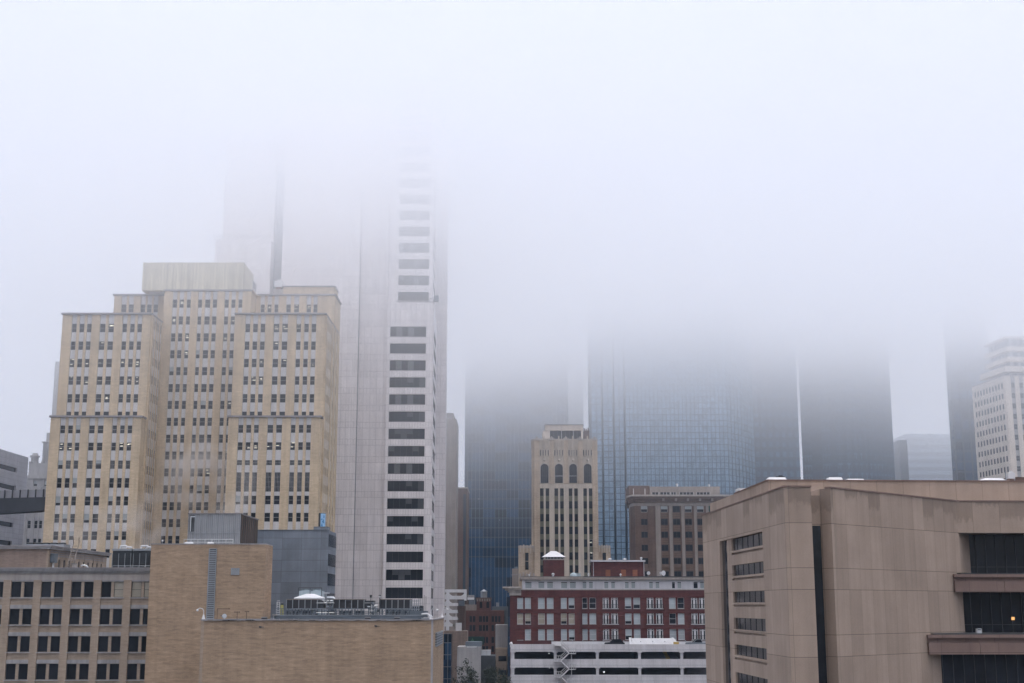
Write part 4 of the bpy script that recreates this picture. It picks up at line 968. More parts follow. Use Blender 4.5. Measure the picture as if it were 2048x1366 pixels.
# french doors are a little taller than the sash windows: set them as their own columns
cs_ = [c for i, c in enumerate(c2) if i not in (2, 3, 6, 7, 10, 11)]
facade(G, g, (rxm, RY + 1.2), 0, rx1 - rxm, 0, zbk - .01, c2, [(a - (.0), b) for a, b in rw], 'redbrick', 'redbrick', 'red_white', dp=.3, ds=.299, wsel=w2)
G.part('wall', g)
bal = Geo()
for i in (2, 6, 10):
    for z0, z1 in rw:
        a = rxm + c2[i][0] - .15; b = rxm + c2[i + 1][1] + .15; y = RY + .62
        g = Geo(); g.box(a, b, y, RY + .89, z0 - .12, z0 - .02, 'frame_white')
        g.box(a, b, y, y + .05, z0 + .85, z0 + .92, 'steel_dark'); g.box(a, b, y, y + .05, z0 + .05, z0 + .09, 'steel_dark')
        x = a
        while x < b: g.box(x, x + .025, y + .01, y + .035, z0 + .09, z0 + .85, 'steel_dark'); x += .16
        G.part('balcony', g)
g = Geo()
for cs1, X0, Y_ in ((c1, rx0, RY - .3), (c2, rxm, RY + .9)):
    for ci, (a, b) in enumerate(cs1):
        if X0 == rxm and ci in (2, 3, 6, 7, 10, 11): continue
        for z0, z1 in rw: g.box(X0 + a - .06, X0 + b + .06, Y_ - .1, Y_ - .003, z0 - .12, z0 + .0, 'stone_grey')
G.part('sill', g)
setwins(G, sub=True)
g = Geo(); za0 = zbk + .003; za1 = PZ(1159.5, RY)
MT['attic'] = plain('white_attic', (.52, .51, .53), .6, amt=.08, streak=.14)
g.box(rxa, rxm, RY - .1, RY + 20, za0, za1, 'attic'); g.box(rxm, rx1, RY + 1.1, RY + 20, za0, za1, 'attic')
at1 = pxcols([(z3(a), z3(b)) for a, b in ((680, 734), (785, 836), (855, 906), (967, 1019), (1037, 1088))], rxa, 1168, RY)
at2 = pxcols([(z3(a), z3(b)) for a, b in ((1138, 1173), (1190, 1224), (1312, 1348), (1367, 1401), (1477, 1511), (1528, 1563), (1670, 1704), (1722, 1756), (1853, 1880), (1897, 1931), (2025, 2062), (2078, 2112))], rxm, 1168, RY + 1.2)
for cs1, X0, yy, wd in ((at1, rxa, RY - .1, rxm - rxa), (at2, rxm, RY + 1.1, rx1 - rxm)):
    facade(G, g, (X0, yy), 0, wd, za0, za1 - .01, cs1, [(PZ(1177, RY), PZ(1163.3, RY))], 'attic', 'attic', 'attic', dp=.2, ds=.199,
           wsel=lambda c, r_: ('attic', 0 if c in (8, 10) else 1 + rnd.randrange(4)))
at = G.part('attic_wall', g); setwins(G, sub=True)
g = Geo(); g.box(rxa - .4, rxm + .4, RY - 1.0, RY + 21, za1, zat1, 'brownpale'); g.box(rxm + .41, rx1, RY + .3, RY + 21, za1, zat1 - .1, 'brownpale'); g.box(rxa - .4, rx1, RY + 1, RY + 21, zat1 + .003, zat1 + .12, 'roofdark'); G.part('roof', g)
g = Geo(); g.box(rx0, rxm, RY - .38, RY - .3, zbk - .12, zbk + .1, 'stone'); g.box(rxm, rx1, RY + .8, RY + .9, zbk - .12, zbk + .1, 'stone'); G.part('attic_ledge', g)
g = Geo(); a = PX(1005, 1175, RY)
for i, (o, z0, z1) in enumerate(((0, 1173.5, 1176.5), (.5, 1176.5, 1180), (1.1, 1180, 1184), (1.5, 1184, 1191))): g.box(a + o, rxa - .3, RY - 1.5 + o * .7, RY + 16, PZ(z1, RY) + .002, PZ(z0, RY), 'stone')
G.part('cornice', g)
zrr = zat1 + .12
ty = RY + 8
H = Thing('stair_tower', 'square red brick roof tower under a white hipped metal roof', 'tower', (PX(1108, 1140, ty), ty, zrr))
a, b = PX(1087, 1135, ty), PX(1128.5, 1135, ty); zt0 = PZ(1120, ty); g = Geo(); g.box(a, b, ty, ty + 5, zrr, zt0, 'redbrick'); H.part('wall', g)
g = Geo(); g.box(a - .05, b + .05, ty - .05, ty + 5.05, zt0, zt0 + .25, 'stone')
for k in range(7): x = a + .1 + (b - a - .3) * k / 6; g.box(x, x + .12, ty, ty + .12, zt0 + .25, PZ(1114, ty), 'steel')
g.box(a + .5, b - .5, ty + .5, ty + 4.5, zt0 + .25, PZ(1114, ty), 'steel_dark'); H.part('louvre_band', g)
g = Geo(); m = (a + b) / 2; z0, z1 = PZ(1114, ty), PZ(1101.5, ty); o = .35
g.loft([(a - o, ty - o, z0), (b + o, ty - o, z0), (b + o, ty + 5 + o, z0), (a - o, ty + 5 + o, z0)], [(m - .6, ty + 2, z1), (m + .6, ty + 2, z1), (m + .6, ty + 3, z1), (m - .6, ty + 3, z1)], 'canvas'); H.part('roof', g)
H = Thing('roof_penthouse', 'dark red brick machine room with white coping and bricked up orange openings', 'penthouse', (PX(1237, 1140, ty), ty, zrr))
a, b = PX(1185, 1135, ty), PX(1289, 1135, ty); zt0 = PZ(1123.5, ty); g = Geo(); g.box(a, b, ty, ty + 7, zrr, zt0, 'redbrick'); H.part('wall', g)
g = Geo(); g.box(a - .35, b + .2, ty - .35, ty + 7.3, zt0, zt0 + .36, 'attic'); g.box(b - .2, b - .08, ty - .13, ty - .003, zrr, zt0, 'attic'); g.box(a + .15, a + .25, ty - .13, ty - .003, zrr, zt0, 'attic'); H.part('coping', g)
for px in (1216, 1247, 1270):
    g = Geo(); x = PX(px, 1145, ty); g.box(x - .55, x + .55, ty - .06, ty - .003, zrr, PZ(1139.5, ty), 'orange_brick'); H.part('bricked_opening', g)
def mush(px, y, h, r, lab, nm='roof_vent', zb=None):
    z = zrr if zb is None else zb; x = PX(px, 1148, y); g = Geo(); g.cyl(x, y, z, z + h * .55, r * .6, 'silver'); g.cyl(x, y, z + h * .55, z + h * .8, r, 'canvas'); g.cyl(x, y, z + h * .8, z + h, r * .8, 'canvas', r * .4)
    single(nm, g, lab, 'vent', (x, y, z), 'white roof vents on the red brick block')
vy = RY + 3
mush(1106, vy, .75, .38, 'white mushroom vent in front of the hipped roof tower'); mush(1058, vy, .5, .2, 'white stub vent at the left end of the white attic roof')
mush(1177, vy, .75, .22, 'slim white vent left of the machine room'); mush(1241, vy, .6, .24, 'white vent between the bricked up orange openings')
mush(1283, ty + 1, .7, .3, 'white vent on top of the machine room at its right end', zb=zt0 + .37)
mush(1220, ty + 2, .45, .5, 'low flat grey vent on top of the machine room at its left', zb=zt0 + .37); mush(1250, ty + 2, .45, .5, 'low flat grey vent on top of the machine room near its middle', zb=zt0 + .37)
def dish(px, y, r, lab, az):
    x = PX(px, 1148, y); th = Thing('satellite_dish', lab, 'dish', (x, y, zrr)); g = Geo(); ca, sa = cos(az), sin(az)
    ring = lambda q, d: [(x + ca * q * cos(i * pi / 7) + sa * d, y - sa * q * cos(i * pi / 7) - ca * d, zrr + .75 + q * sin(i * pi / 7) * .95) for i in range(14)]
    g.loft(ring(r, .22), ring(r * .3, .02), 'canvas'); th.part('reflector', g)
    g = Geo(); g.tube([(x, y, zrr), (x, y, zrr + .7)], .05, 'steel'); th.part('mast', g); g = Geo(); g.tube([(x, y, zrr + .4), (x + sa * .5, y - ca * .5, zrr + .7)], .025, 'steel'); th.part('feed_arm', g)
dish(1296, vy + 1, .42, 'white satellite dish right of the machine room', .5); dish(1328, vy + 1, .6, 'largest white satellite dish on the attic roof', -.6); dish(1320, vy + 2, .35, 'small white dish partly behind the largest dish', .8)
g = Geo(); x = PX(1147, 1150, vy); g.ball((x, vy, zrr), (.85, .6, .85), 'pale_blue', 10, 5, top=True); g.box(x + .3, x + 1.6, vy + .1, vy + .8, zrr, zrr + .7, 'pale_blue'); single('roof_hood', g, 'pale green domed roof hood on the white attic roof', 'vent', (x, vy, zrr))
g = Geo(); a, b = PX(1024, 1150, RY + 22), PX(1036.5, 1150, RY + 22); g.box(a, b, RY + 22.2, RY + 26, 0, PZ(1137, RY + 22), 'brownpale'); g.box(a - .1, b + .1, RY + 22.1, RY + 26.1, PZ(1150, RY + 22), PZ(1149, RY + 22), 'stone_grey'); g.cyl((a + b) / 2 + .3, RY + 24, PZ(1137, RY + 22), PZ(1133, RY + 22), .4, 'steel_blue')
single('stone_chimney', g, 'plain grey stone chimney block rising behind the left cornice of the red brick block', 'chimney', ((a + b) / 2, RY + 24, 0))

# art deco tower
AY = 358.0
def ax(u): return PX(1020 + u / 4.877, 1000, AY) # measured near y 1000
def axt(u, py): return PX(1020 + u / 4.877, py, AY)
def az_(v): return PZ(830 + v / 4.877, AY)
a0, a1 = ax(238), ax(858); zp = az_(248); wA = a1 - a0
G = Thing('art_deco_tower', 'slim cream brick art deco tower with four arched windows and a crown of finials', 'building', ((a0 + a1) / 2, AY, 0))
ch = 2.6; g = Geo(); g.prism([(a0 - .75, AY + ch), (a0 - .2, AY + .3), (a0 + .6, AY), (a1, AY), (a1, AY + 22), (a0 - .4, AY + 22)], 0, zp, 'artbrick')
bays = [(290, 384), (431, 525), (570, 662), (712, 804)]
# positions at mid height, so the shaft stays vertical
bays = [(PX(1020 + a / 4.877, 968, AY) - a0, PX(1020 + b / 4.877, 968, AY) - a0) for a, b in bays]
rl = [(az_(v + 72), az_(v)) for v in (717, 841, 966, 1090, 1214, 1339)]
dzz = rl[0][1] - rl[1][1]; rl += [(rl[5][0] - dzz * k, rl[5][1] - dzz * k) for k in range(1, 14)]
rl = [r_ for r_ in rl if r_[0] > 2]
zl_ = az_(672)
cols = []
for a, b in bays: w = b - a; cols += [(a + .05, a + w * .40), (a + w * .60, b - .05)]
facade(G, g, (a0, AY), 0, wA, 0, zl_, cols, rl, 'artbrick', 'spandrel_olive', 'dark_s', dp=.5, ds=.06, dm=.35, midmat='terracotta', gap=1.5,
       wsel=lambda c, r_: ('lit', 3) if rnd.random() < .03 else ('dark_s', rnd.randrange(3)))
T = T3((a0, AY), 0)
e = [0] + [c for b in bays for c in b] + [wA]
for i in range(0, len(e), 2): tbox(g, T, e[i], e[i + 1], 0, .5, zl_ + .002, zp - .01, 'artbrick')
for a, b in bays:
    tbox(g, T, a, b, 0, .3, az_(668), az_(470) , 'terracotta')
    tbox(g, T, a, b, 0, .25, az_(470) + .003, zp + .2, 'terracotta')
    tbox(g, T, a, b, .301, .45, az_(716), az_(670), 'terracotta')
G.part('wall', g)
def arch(w, h, n=9):
    r = w / 2; pts = [(0, 0), (w, 0)] + [(r + r * cos(pi * i / n), h - r * .95 + r * .95 * sin(pi * i / n)) for i in range(n + 1)]
    return pts
for a, b in bays:
    w = (b - a) * .78; x = a0 + a + (b - a) * .11; z0 = az_(666); h = az_(478) - z0; y = AY - .33
    g = Geo(); p = arch(w + .3, h + .15); g.loft([(x - .15 + u, y + .02, z0 + v) for u, v in p], [(x - .15 + u, y - .1, z0 + v) for u, v in p], 'stone'); o = G.part('arched_window', g)
    g = Geo(); p = arch(w, h); g.loft([(x + u, y - .102, z0 + .05 + v * .985) for u, v in p], [(x + u, y - .14, z0 + .05 + v * .985) for u, v in p], 'glass'); G.part('pane', g, o)
    g = Geo()
    for k in (1, 2, 3): g.box(x + w * k / 4 - .03, x + w * k / 4 + .03, y - .18, y - .142, z0 + .1, z0 + h - w * .3, 'frame_dark')
    g.box(x, x + w, y - .18, y - .142, z0 + h * .36, z0 + h * .36 + .1, rnd.choice(['frame_dark', 'frame_white'])); G.part('glazing_bar', g, o)
    for k in range(4):
        u = a + (b - a) * (.02 + .26 * k); g = Geo(); xx = a0 + u; wq = (b - a) * .15; g.box(xx, xx + wq, AY - .32, AY - .252, az_(398), az_(342), 'glass'); G.part('crown_window', g)
g = Geo()
for a, b in bays:
    m = a0 + (a + b) / 2; w = b - a
    for k in range(7):
        x = a0 + a + w * k / 6; hh = az_(225) if k % 3 == 0 else az_(238) - .15 * (k % 2); hw = .16 if k == 3 else .07
        g.box(x - hw, x + hw, AY - .52 - (.12 if k == 3 else 0), AY - .254, az_(402 if k != 3 else 440), hh + (.5 if k == 3 else 0), 'terracotta')
    g.ball((m, AY - .5, az_(440)), (.35, .2, .4), 'terracotta', 8, 5)
    g.box(a0 + a, a0 + b, AY - .45, AY - .253, az_(402), az_(398), 'terracotta')
e = [0] + [c for b in bays for c in b] + [wA]
for i in range(0, len(e), 2):
    g.box(a0 + e[i] - .05, a0 + e[i + 1] + .05, AY - .62, AY + .3, zp, zp + .35, 'stone'); m = a0 + (e[i] + e[i + 1]) / 2; g.box(m - .4, m + .4, AY - .55, AY + .2, zp + .35, zp + .75, 'stone'); g.box(m - .15, m + .15, AY - .5, AY + .1, zp + .75, zp + 1.05, 'stone')
G.part('crown', g)
g = Geo(); g.prism([(a0 - .85, AY + ch), (a0 - .3, AY + .4), (a0 + .55, AY + .31), (a1 + .1, AY + .31), (a1 + .1, AY + 22), (a0 - .5, AY + 22)], zp + .003, zp + .5, 'stone'); G.part('parapet', g)
# side shoulders
for s, (u0, u1, v0) in enumerate(((85, 235, 1250), (858, 985, 1250))):
    g = Geo(); x0, x1 = axt(u0, 1110), axt(u1, 1110); z = az_(v0) - .8
    if s == 0: x1 = a0 + .3
    else: x0 = a1
    if s == 0: g.box(x0, x1 - .05, AY + .55, AY + 18, 0, z, 'artbrick'); yy = AY + .55
    else: g.box(x0 + .01, x1, AY + 1.2, AY + 18, 0, z, 'artbrick'); yy = AY + 1.2
    for k in range(5): xx = x0 + (x1 - x0) * (k + .5) / 5; g.box(xx - .14, xx + .14, yy - .3, yy - .003, z - 1.5 - .4 * (k % 2), z + .25 + .2 * (k % 2), 'terracotta')
    g.box(x0 - .1, x1 - .06, yy - .15, yy - .004, z - .5, z + .2, 'stone'); o = G.part('shoulder', g)
    m = x0 + (x1 - x0) * .48
    for q, v in enumerate((1355, 1440)):
        g = Geo(); g.box(m - .45, m + .45, yy - .1, yy - .003, az_(v + 68), az_(v - 12), 'glass'); G.part('shoulder_window', g, o)
    if s == 0:
        g = Geo(); zb = az_(1545)
        for k in range(5): xx = x0 + .1 + (x1 - x0) * (k + .3) / 5; g.box(xx - .22, xx + .22, yy - .9, yy - .004, zb - 1.0, zb + .3 * (k % 2), 'stone')
        G.part('ornament_band', g, o)
setwins(G)
zq2 = zp + .5; hy = AY + 5; H = Thing('glass_penthouse', 'cream topped glazed penthouse on the roof of the art deco tower', 'penthouse', (PX(1128, 870, hy), hy, zq2))
a, b = PX(1091, 862, hy), PX(1166, 862, hy); z1 = PZ(850, hy); zm_ = PZ(861, hy); g = Geo(); g.box(a, b, hy, hy + 9, zm_, z1, 'beige'); g.box(a - .2, b + .2, hy - .3, hy + 9.2, z1, z1 + .15, 'coping'); H.part('roof', g)
g = Geo(); c = PX(1083, 870, hy); g.box(a - .7, a + 1.2, hy + .2, hy + 9, zq2, zm_ - .003, 'beige'); g.box(b - .5, b, hy + .1, hy + 9, zq2, zm_ - .003, 'beige'); H.part('wall', g)
g = Geo(); g.box(a + 1.2, b - .5, hy + .5, hy + 8, zq2, zm_ - .003, 'glass'); H.part('glazing', g)
g = Geo()
for k in range(9): x = a + 1.2 + (b - a - 1.7) * k / 8; g.box(x - .06, x + .06, hy + .4, hy + .497, zq2, zm_ - .003, 'frame_dark' if k % 3 else 'frame_white')
H.part('mullion', g)
g = Geo(); a, b = PX(1167, 862, hy + 4), PX(1178, 862, hy + 4); z = PZ(862, hy + 4)
g.box(a, b, hy + 3, hy + 6, zq2, z, 'brownbrick')
for k in range(3): g.box(a + k * .55, a + k * .55 + .3, hy + 3, hy + 3.5, z, PZ(857, hy + 4) - .2 * (k % 2), 'brownbrick')
single('brick_chimney', g, 'brown brick chimney stack beside the glazed penthouse of the art deco tower', 'chimney', ((a + b) / 2, hy + 4, zq2))

# brown block
NY = 388.0
def bx(u): return PX(1200 + u / 5.818, 1070, NY)
def bz(v): return PZ(950 + v / 5.818, NY)
n0, n1 = bx(408), bx(1900); zct = bz(238)
G = Thing('brown_building', 'brown brick building with pale pilasters and a deep dark cornice left of the concrete building', 'building', ((n0 + n1) / 2, NY, 0))
g = Geo(); g.prism([(n0 - .9, NY + 4), (n0, NY), (n1, NY), (n1, NY + 25), (n0 + .5, NY + 25)], 0, bz(318), 'brownbrick')
cl = [(480, 556), (712, 792), (852, 936), (992, 1074), (1134, 1214), (1276, 1356), (1418, 1500), (1560, 1640), (1700, 1780)]
cl = [(bx(a) - n0, bx(b) - n0) for a, b in cl]
rb = [(bz(v + 72), bz(v)) for v in (362, 510, 660, 812, 965, 1120, 1272)]
sty = lambda c, r_: ('blind', 1) if r_ == 6 and c in (0, 1, 3, 4) else 'cross'
facade(G, g, (n0, NY), 0, n1 - n0, 0, bz(318) - .01, cl, rb, 'brownbrick', 'brownbrick', 'cross', dp=.3, ds=.12, gap=.1, wsel=sty)
for a, b in ((648, 706), (808, 846), (950, 986), (1098, 1131), (1240, 1272), (1380, 1412)): g.box(bx(a), bx(b), NY - .5, NY - .303, 0, bz(340), 'brownpale')
for j, (z0, z1) in enumerate(rb[:6]):
    for a, b in cl[1:6]:
        zt_ = (rb[j - 1][0] if j else bz(318)); 
        for k in range(3): zz = z1 + .35 + k * .5; g.box(n0 + a, n0 + b, NY - .2, NY - .123, zz, zz + .16, 'spandrel_brick')
G.part('wall', g); setwins(G)
g = Geo(); q = [(n0 - 1.0, NY + 4), (n0 - .1, NY - .35), (n1, NY - .35), (n1, NY + 25), (n0 + .4, NY + 25)]
g.prism(q, bz(360), bz(320), 'brownpale'); G.part('frieze', g)
g = Geo()
for o, v0, v1, m in ((.35, 320, 285, 'brownbrick'), (.7, 285, 252, 'brownbrick'), (1.0, 252, 232, 'stone')): g.prism([(n0 - 1.0 - o, NY + 4 - o * .5), (n0 - .1 - o * .6, NY - .35 - o), (n1, NY - .35 - o), (n1, NY + 25), (n0 + .4 - o, NY + 25)], bz(v0) + .003, bz(v1), m)
for u in (742, 888, 1028, 1170, 1312): g.box(bx(u) - .3, bx(u) + .3, NY - 1.3, NY - .7, bz(305), bz(275), 'brownpale')
G.part('cornice', g)
hy = NY + 6; zr_ = bz(232); g = Geo(); a, b = PX(1258, 985, hy), PX(1440, 985, hy); m = PX(1299, 985, hy)
g.box(a, m, hy, hy + 12, zr_, PZ(972, hy), 'brownbrick'); g.box(a - .1, m + .1, hy - .1, hy + 12, PZ(972, hy), PZ(971, hy), 'coping'); G.part('brick_bulkhead', g)
H = Thing('roof_penthouse', 'long pale grey penthouse with a low strip of windows on the brown brick building', 'penthouse', ((m + b) / 2, hy, zr_))
g = Geo(); g.box(m + .11, b, hy + .2, hy + 12, zr_, PZ(973, hy), 'brownpale'); H.part('wall', g)
for pa, pb in ((1304, 1317), (1320, 1340), (1342, 1352), (1359, 1387), (1393, 1420)):
    g = Geo(); x0, x1 = PX(pa, 985, hy), PX(pb, 985, hy); g.box(x0, x1, hy + .1, hy + .197, PZ(989.5, hy), PZ(984.5, hy), 'glass')
    n = max(2, int((x1 - x0) / .9))
    for k in range(n + 1): x = x0 + (x1 - x0) * k / n; g.box(x - .05, x + .05, hy + .05, hy + .098, PZ(989.5, hy), PZ(984.5, hy), 'frame_white')
    H.part('strip_window', g)
for px, h in ((1354, 1.0), (1418, .8)):
    g = Geo(); x = PX(px, 972, hy + 2); z = PZ(973, hy); g.cyl(x, hy + 2, z, z + h, .25, 'canvas'); g.cyl(x, hy + 2, z + h * .6, z + h * .8, .38, 'canvas')
    single('roof_vent', g, 'white vent stub on the pale penthouse of the brown building, ' + ('left' if px < 1400 else 'right') + ' of two', 'vent', (x, hy + 2, z))
for px, lab in ((1267, 'thin white pole at the left corner of the brown building roof'), (1290, 'thin white pole in front of the brick bulkhead of the brown building')):
    g = Geo(); x = PX(px, 990, NY + 1); g.tube([(x, NY + 1, zr_), (x, NY + 1, zr_ + 1.9)], .09, 'canvas'); single('pole', g, lab, 'pole', (x, NY + 1, zr_))
g = Geo(); x0 = bx(1270); g.box(x0, bx(1310), NY - 1.0, NY - .55, bz(430), bz(362), 'green_sign'); g.box(bx(1318), bx(1352), NY - 1.0, NY - .55, bz(420), bz(362), 'steel_dark')
single('scaffold_screen', g, 'small dark green screened cradle hung at the top floor of the brown building', 'cradle', (x0, NY - .8, bz(430)))

# ------------------------------------------------------------------ 7. small buildings at the street gap in the middle
def pbox(g, pa, pb, pt, Y, dep, mat, zb=0.0):
    m = (pt + 1366) / 2; g.box(PX(pa, m, Y), PX(pb, m, Y), Y, Y + dep, zb, PZ(pt, Y), mat)
SYY = 345.0
g = Geo(); gv = Geo()
G = Thing('parking_structure', 'small white concrete parking structure with rounded openings beside the white granite tower', 'parking garage', (PX(905, 1230, SYY), SYY, 0))
for (y0, y1, xe) in ((1178.7, 1185, 933), (1191.6, 1198.7, 933), (1206, 1212, 916), (1219.8, 1226.4, 915), (1233.4, 1239.9, 915), (1247.5, 1253, 905), (1261, 1267, 905), (1275, 1281, 905)):
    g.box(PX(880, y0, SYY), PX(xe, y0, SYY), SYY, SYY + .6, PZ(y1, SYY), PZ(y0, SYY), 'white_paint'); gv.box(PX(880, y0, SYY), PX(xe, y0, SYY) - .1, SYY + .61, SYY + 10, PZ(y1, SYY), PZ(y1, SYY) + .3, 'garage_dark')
xa, xb = PX(892.5, 1215, SYY), PX(898.4, 1215, SYY); g.box(xa, xb, SYY - .05, SYY + .5, 0, PZ(1179.5, SYY), 'white_paint'); xc, xd = PX(928, 1190, SYY), PX(933, 1190, SYY) + .02; g.box(xc, xd, SYY - .05, SYY + .5, PZ(1201, SYY), PZ(1179, SYY), 'white_paint')
for (t, b_) in ((1185, 1191.6), (1198.7, 1206), (1212, 1219.8), (1226.4, 1233.4), (1239.9, 1247.5)):
    z0, z1 = PZ(b_, SYY), PZ(t, SYY)
    for x, s in ((xb, 1), (xa, -1)) + (((xc, -1),) if t < 1190 else ()):
        g.loft([(x, SYY, z0), (x + s * .75, SYY, z0), (x + s * .25, SYY, z0 + .3), (x, SYY, z0 + .6)], [(x, SYY + .5, z0), (x + s * .75, SYY + .5, z0), (x + s * .25, SYY + .5, z0 + .3), (x, SYY + .5, z0 + .6)], 'white_paint')
G.part('frame', g); G.part('deck', gv)
QY = 372.0
G = Thing('brick_warehouse', 'dull red brick warehouse with an arched water tank tower on its roof', 'building', (PX(968, 1250, QY), QY, 0))
q0, q1 = PX(929, 1260, QY), PX(1008, 1260, QY); zq_ = PZ(1221, QY); g = Geo(); g.box(q0, q1, QY, QY + 20, 0, zq_, 'redbrick_dull')
cc = [(PX(a, 1240, QY) - q0, PX(b, 1240, QY) - q0) for a, b in ((939, 944), (945.5, 951), (958, 964), (965.5, 970.5), (971.5, 976.5), (983, 988), (990, 995), (996.5, 1001))]
rr = [(PZ(t + 12, QY), PZ(t, QY)) for t in (1232, 1250, 1274, 1292)]
facade(G, g, (q0, QY), 0, q1 - q0, 0, zq_ - .01, cc, rr, 'redbrick_dull', 'redbrick_dull', 'cross', dp=.25, ds=.12, gap=.35)
G.part('wall', g); setwins(G)
g = Geo(); a, b = PX(952.8, 1205, QY + 3), PX(982, 1205, QY + 3); zt_ = PZ(1196, QY + 3); g.box(a, b, QY + 3, QY + 7, zq_, zt_, 'redbrick_dull'); g.box(a - .15, b + .15, QY + 2.8, QY + 7.1, zt_ - .6, zt_ + .1, 'brownbrick')
for k in range(6): x = a + (b - a) * (k + .2) / 6; g.box(x, x + .35, QY + 2.75, QY + 2.797, zt_ - .9, zt_ - .2, 'brownpale')
G.part('tower', g)
for u in (.22, .68):
    g = Geo(); w = .75; x = a + (b - a) * u; p = arch(w, 1.7); z0 = PZ(1216, QY + 3); g.loft([(x + s, QY + 2.99, z0 + v) for s, v in p], [(x + s, QY + 2.9, z0 + v) for s, v in p], 'glass'); G.part('arched_window', g)
th = Thing('water_tank', 'grey round rooftop water tank with a conical cap above the brick warehouse', 'tank', ((a + b) / 2, QY + 5, zt_ + .1)); x = (a + b) / 2; rr_ = (PX(974, 1190, QY + 5) - PX(961, 1190, QY + 5)) / 2
g = Geo(); g.cyl(x, QY + 5, zt_ + .1, PZ(1183, QY + 5), rr_, 'steel', n=16); th.part('tank', g); g = Geo(); g.cyl(x, QY + 5, PZ(1183, QY + 5), PZ(1178.5, QY + 5), rr_ * 1.12, 'steel', .03, 16); th.part('cap', g)
g = Geo(); pbox(g, 928.5, 952, 1209, QY + .8, 8, 'brownpale', zq_); pbox(g, 937, 948, 1200, QY + 10, 5, 'steel_blue', zq_); single('roof_structure', g, 'pale brown blank roof block left of the water tank tower', 'roof block', (PX(940, 1215, QY), QY + 4, zq_))
g = Geo(); x0, x1 = PX(935, 1194, QY + 12), PX(948.5, 1194, QY + 12); g.box(x0, x1, QY + 10.5, QY + 12, PZ(1199.5, QY + 12), PZ(1195, QY + 12), 'white_paint'); g.box(x0, x1, QY + 12.002, QY + 13, PZ(1199.5, QY + 12), PZ(1190, QY + 12), 'stone_grey'); single('white_box_unit', g, 'small white box on top of the grey roof left of the water tank', 'roof box', (x0, QY + 12, PZ(1200, QY + 12)))
g = Geo(); pbox(g, 984, 1016, 1213, QY + 14, 12, 'steel_blue'); pbox(g, 992, 998, 1205, QY + 15, 2, 'steel', 20); single('dark_shed', g, 'dark blue grey flat building behind the brick warehouse', 'building', (PX(1000, 1250, QY + 14), QY + 14, 0))
g = Geo(); pbox(g, 915.5, 929, 1212, SYY + 12, 8, 'brownbrick'); pbox(g, 916.5, 928, 1201, SYY + 15, 4, 'steel_blue', 20); single('narrow_building', g, 'narrow olive brown building between the white parking structure and the brick warehouse', 'building', (PX(922, 1280, SYY + 12), SYY + 12, 0))
g = Geo(); pbox(g, 886, 934, 1262, 335, 8, 'mauve'); pbox(g, 911, 922, 1246, 336, 3, 'white_paint', 15); single('alley_building', g, 'dim mauve grey building with a white roof box below the parking structure', 'building', (PX(905, 1300, 335), 335, 0))
G = Thing('glass_stair_tower', 'narrow dark teal glass strip building at the edge of the low wide brick building', 'building', (PX(890, 1320, 318), 318, 0))
g = Geo(); pbox(g, 880, 902.5, 1268, 318, 6, 'dark_tower'); G.part('glass_wall', g); g = Geo(); x = PX(895.5, 1320, 318); g.box(x - .05, x + .05, 317.9, 317.997, 0, PZ(1268, 318), 'fin_pale')
for k in range(5): g.box(PX(880, 1320, 318), PX(902, 1320, 318), 317.9, 317.995, PZ(1286 + 24 * k, 318), PZ(1286 + 24 * k, 318) + .1, 'fin_pale')
G.part('mullion', g)
KY = 290.0
G = Thing('grey_block', 'plain grey rendered block with a light roof edge behind the trees', 'building', (PX(938, 1330, KY), KY, 0))
g = Geo(); pbox(g, 914, 961.5, 1294, KY, 12, 'stone_grey'); G.part('wall', g); g = Geo(); a = PX(934, 1297, KY); b = PX(953, 1297, KY); z = PZ(1294, KY); g.box(a, b, KY - .1, KY - .003, z - .1, z + .12, 'canvas'); G.part('roof_edge', g); g = Geo(); g.box(PX(930, 1297, KY), PX(963, 1297, KY), KY + 3, KY + 7, z + .002, z + 1.0, 'steel_blue'); G.part('roof_box', g)
G2 = Thing('dark_block', 'dark windowless block next to the plain grey rendered block', 'building', (PX(976, 1340, KY + 2), KY + 2, 0)); g = Geo(); pbox(g, 961.8, 990.5, 1312, KY + 2, 10, 'steel_dark'); G2.part('wall', g)
for px, w, lab in ((968, 5, 'white rooftop air conditioner left of its twin on the dark block'), (977.5, 4.5, 'white rooftop air conditioner right of its twin on the dark block')):
    th = Thing('air_conditioner', lab, 'air conditioner', (PX(px, 1308, KY + 2), KY + 3, PZ(1312, KY + 2)), group='white air conditioners on the dark block')
    x0, x1 = PX(px - w, 1306, KY + 2.4), PX(px + w - .6, 1306, KY + 2.4); z0, z1 = PZ(1312, KY + 2) + .002, PZ(1301, KY + 2.4); g = Geo(); g.box(x0, x1, KY + 2.4, KY + 4, z0 + .1, z1, 'silver'); th.part('casing', g); g = Geo(); g.box(x0 - .03, x1 + .03, KY + 2.3, KY + 4.05, z1, z1 + .1, 'canvas'); g.box(x0, x1, KY + 2.35, KY + 4, z0, z0 + .1, 'steel_dark'); th.part('lid', g)
G = Thing('tan_block', 'tan stone building with a grey blank upper wall left of the parking garage', 'building', (PX(1003, 1330, 305), 305, 0))
g = Geo(); pbox(g, 990.7, 1015, 1250, 312, 12, 'stone_grey'); G.part('upper_wall', g); g = Geo(); pbox(g, 990.7, 1014, 1297, 305, 6.8, 'buff_pale'); G.part('wall', g)
for px in (1001, 1009):
    for py in (1312, 1340): g = Geo(); x = PX(px, py, 305); g.box(x - .45, x + .45, 304.9, 304.997, PZ(py + 10, 305), PZ(py, 305), 'glass'); G.part('window', g)
gy = QY - 3; th = Thing('green_sign', 'dark green sign board with a round pale green emblem on the brick warehouse front', 'sign', (PX(948, 1282, gy), gy, PZ(1290, gy)))
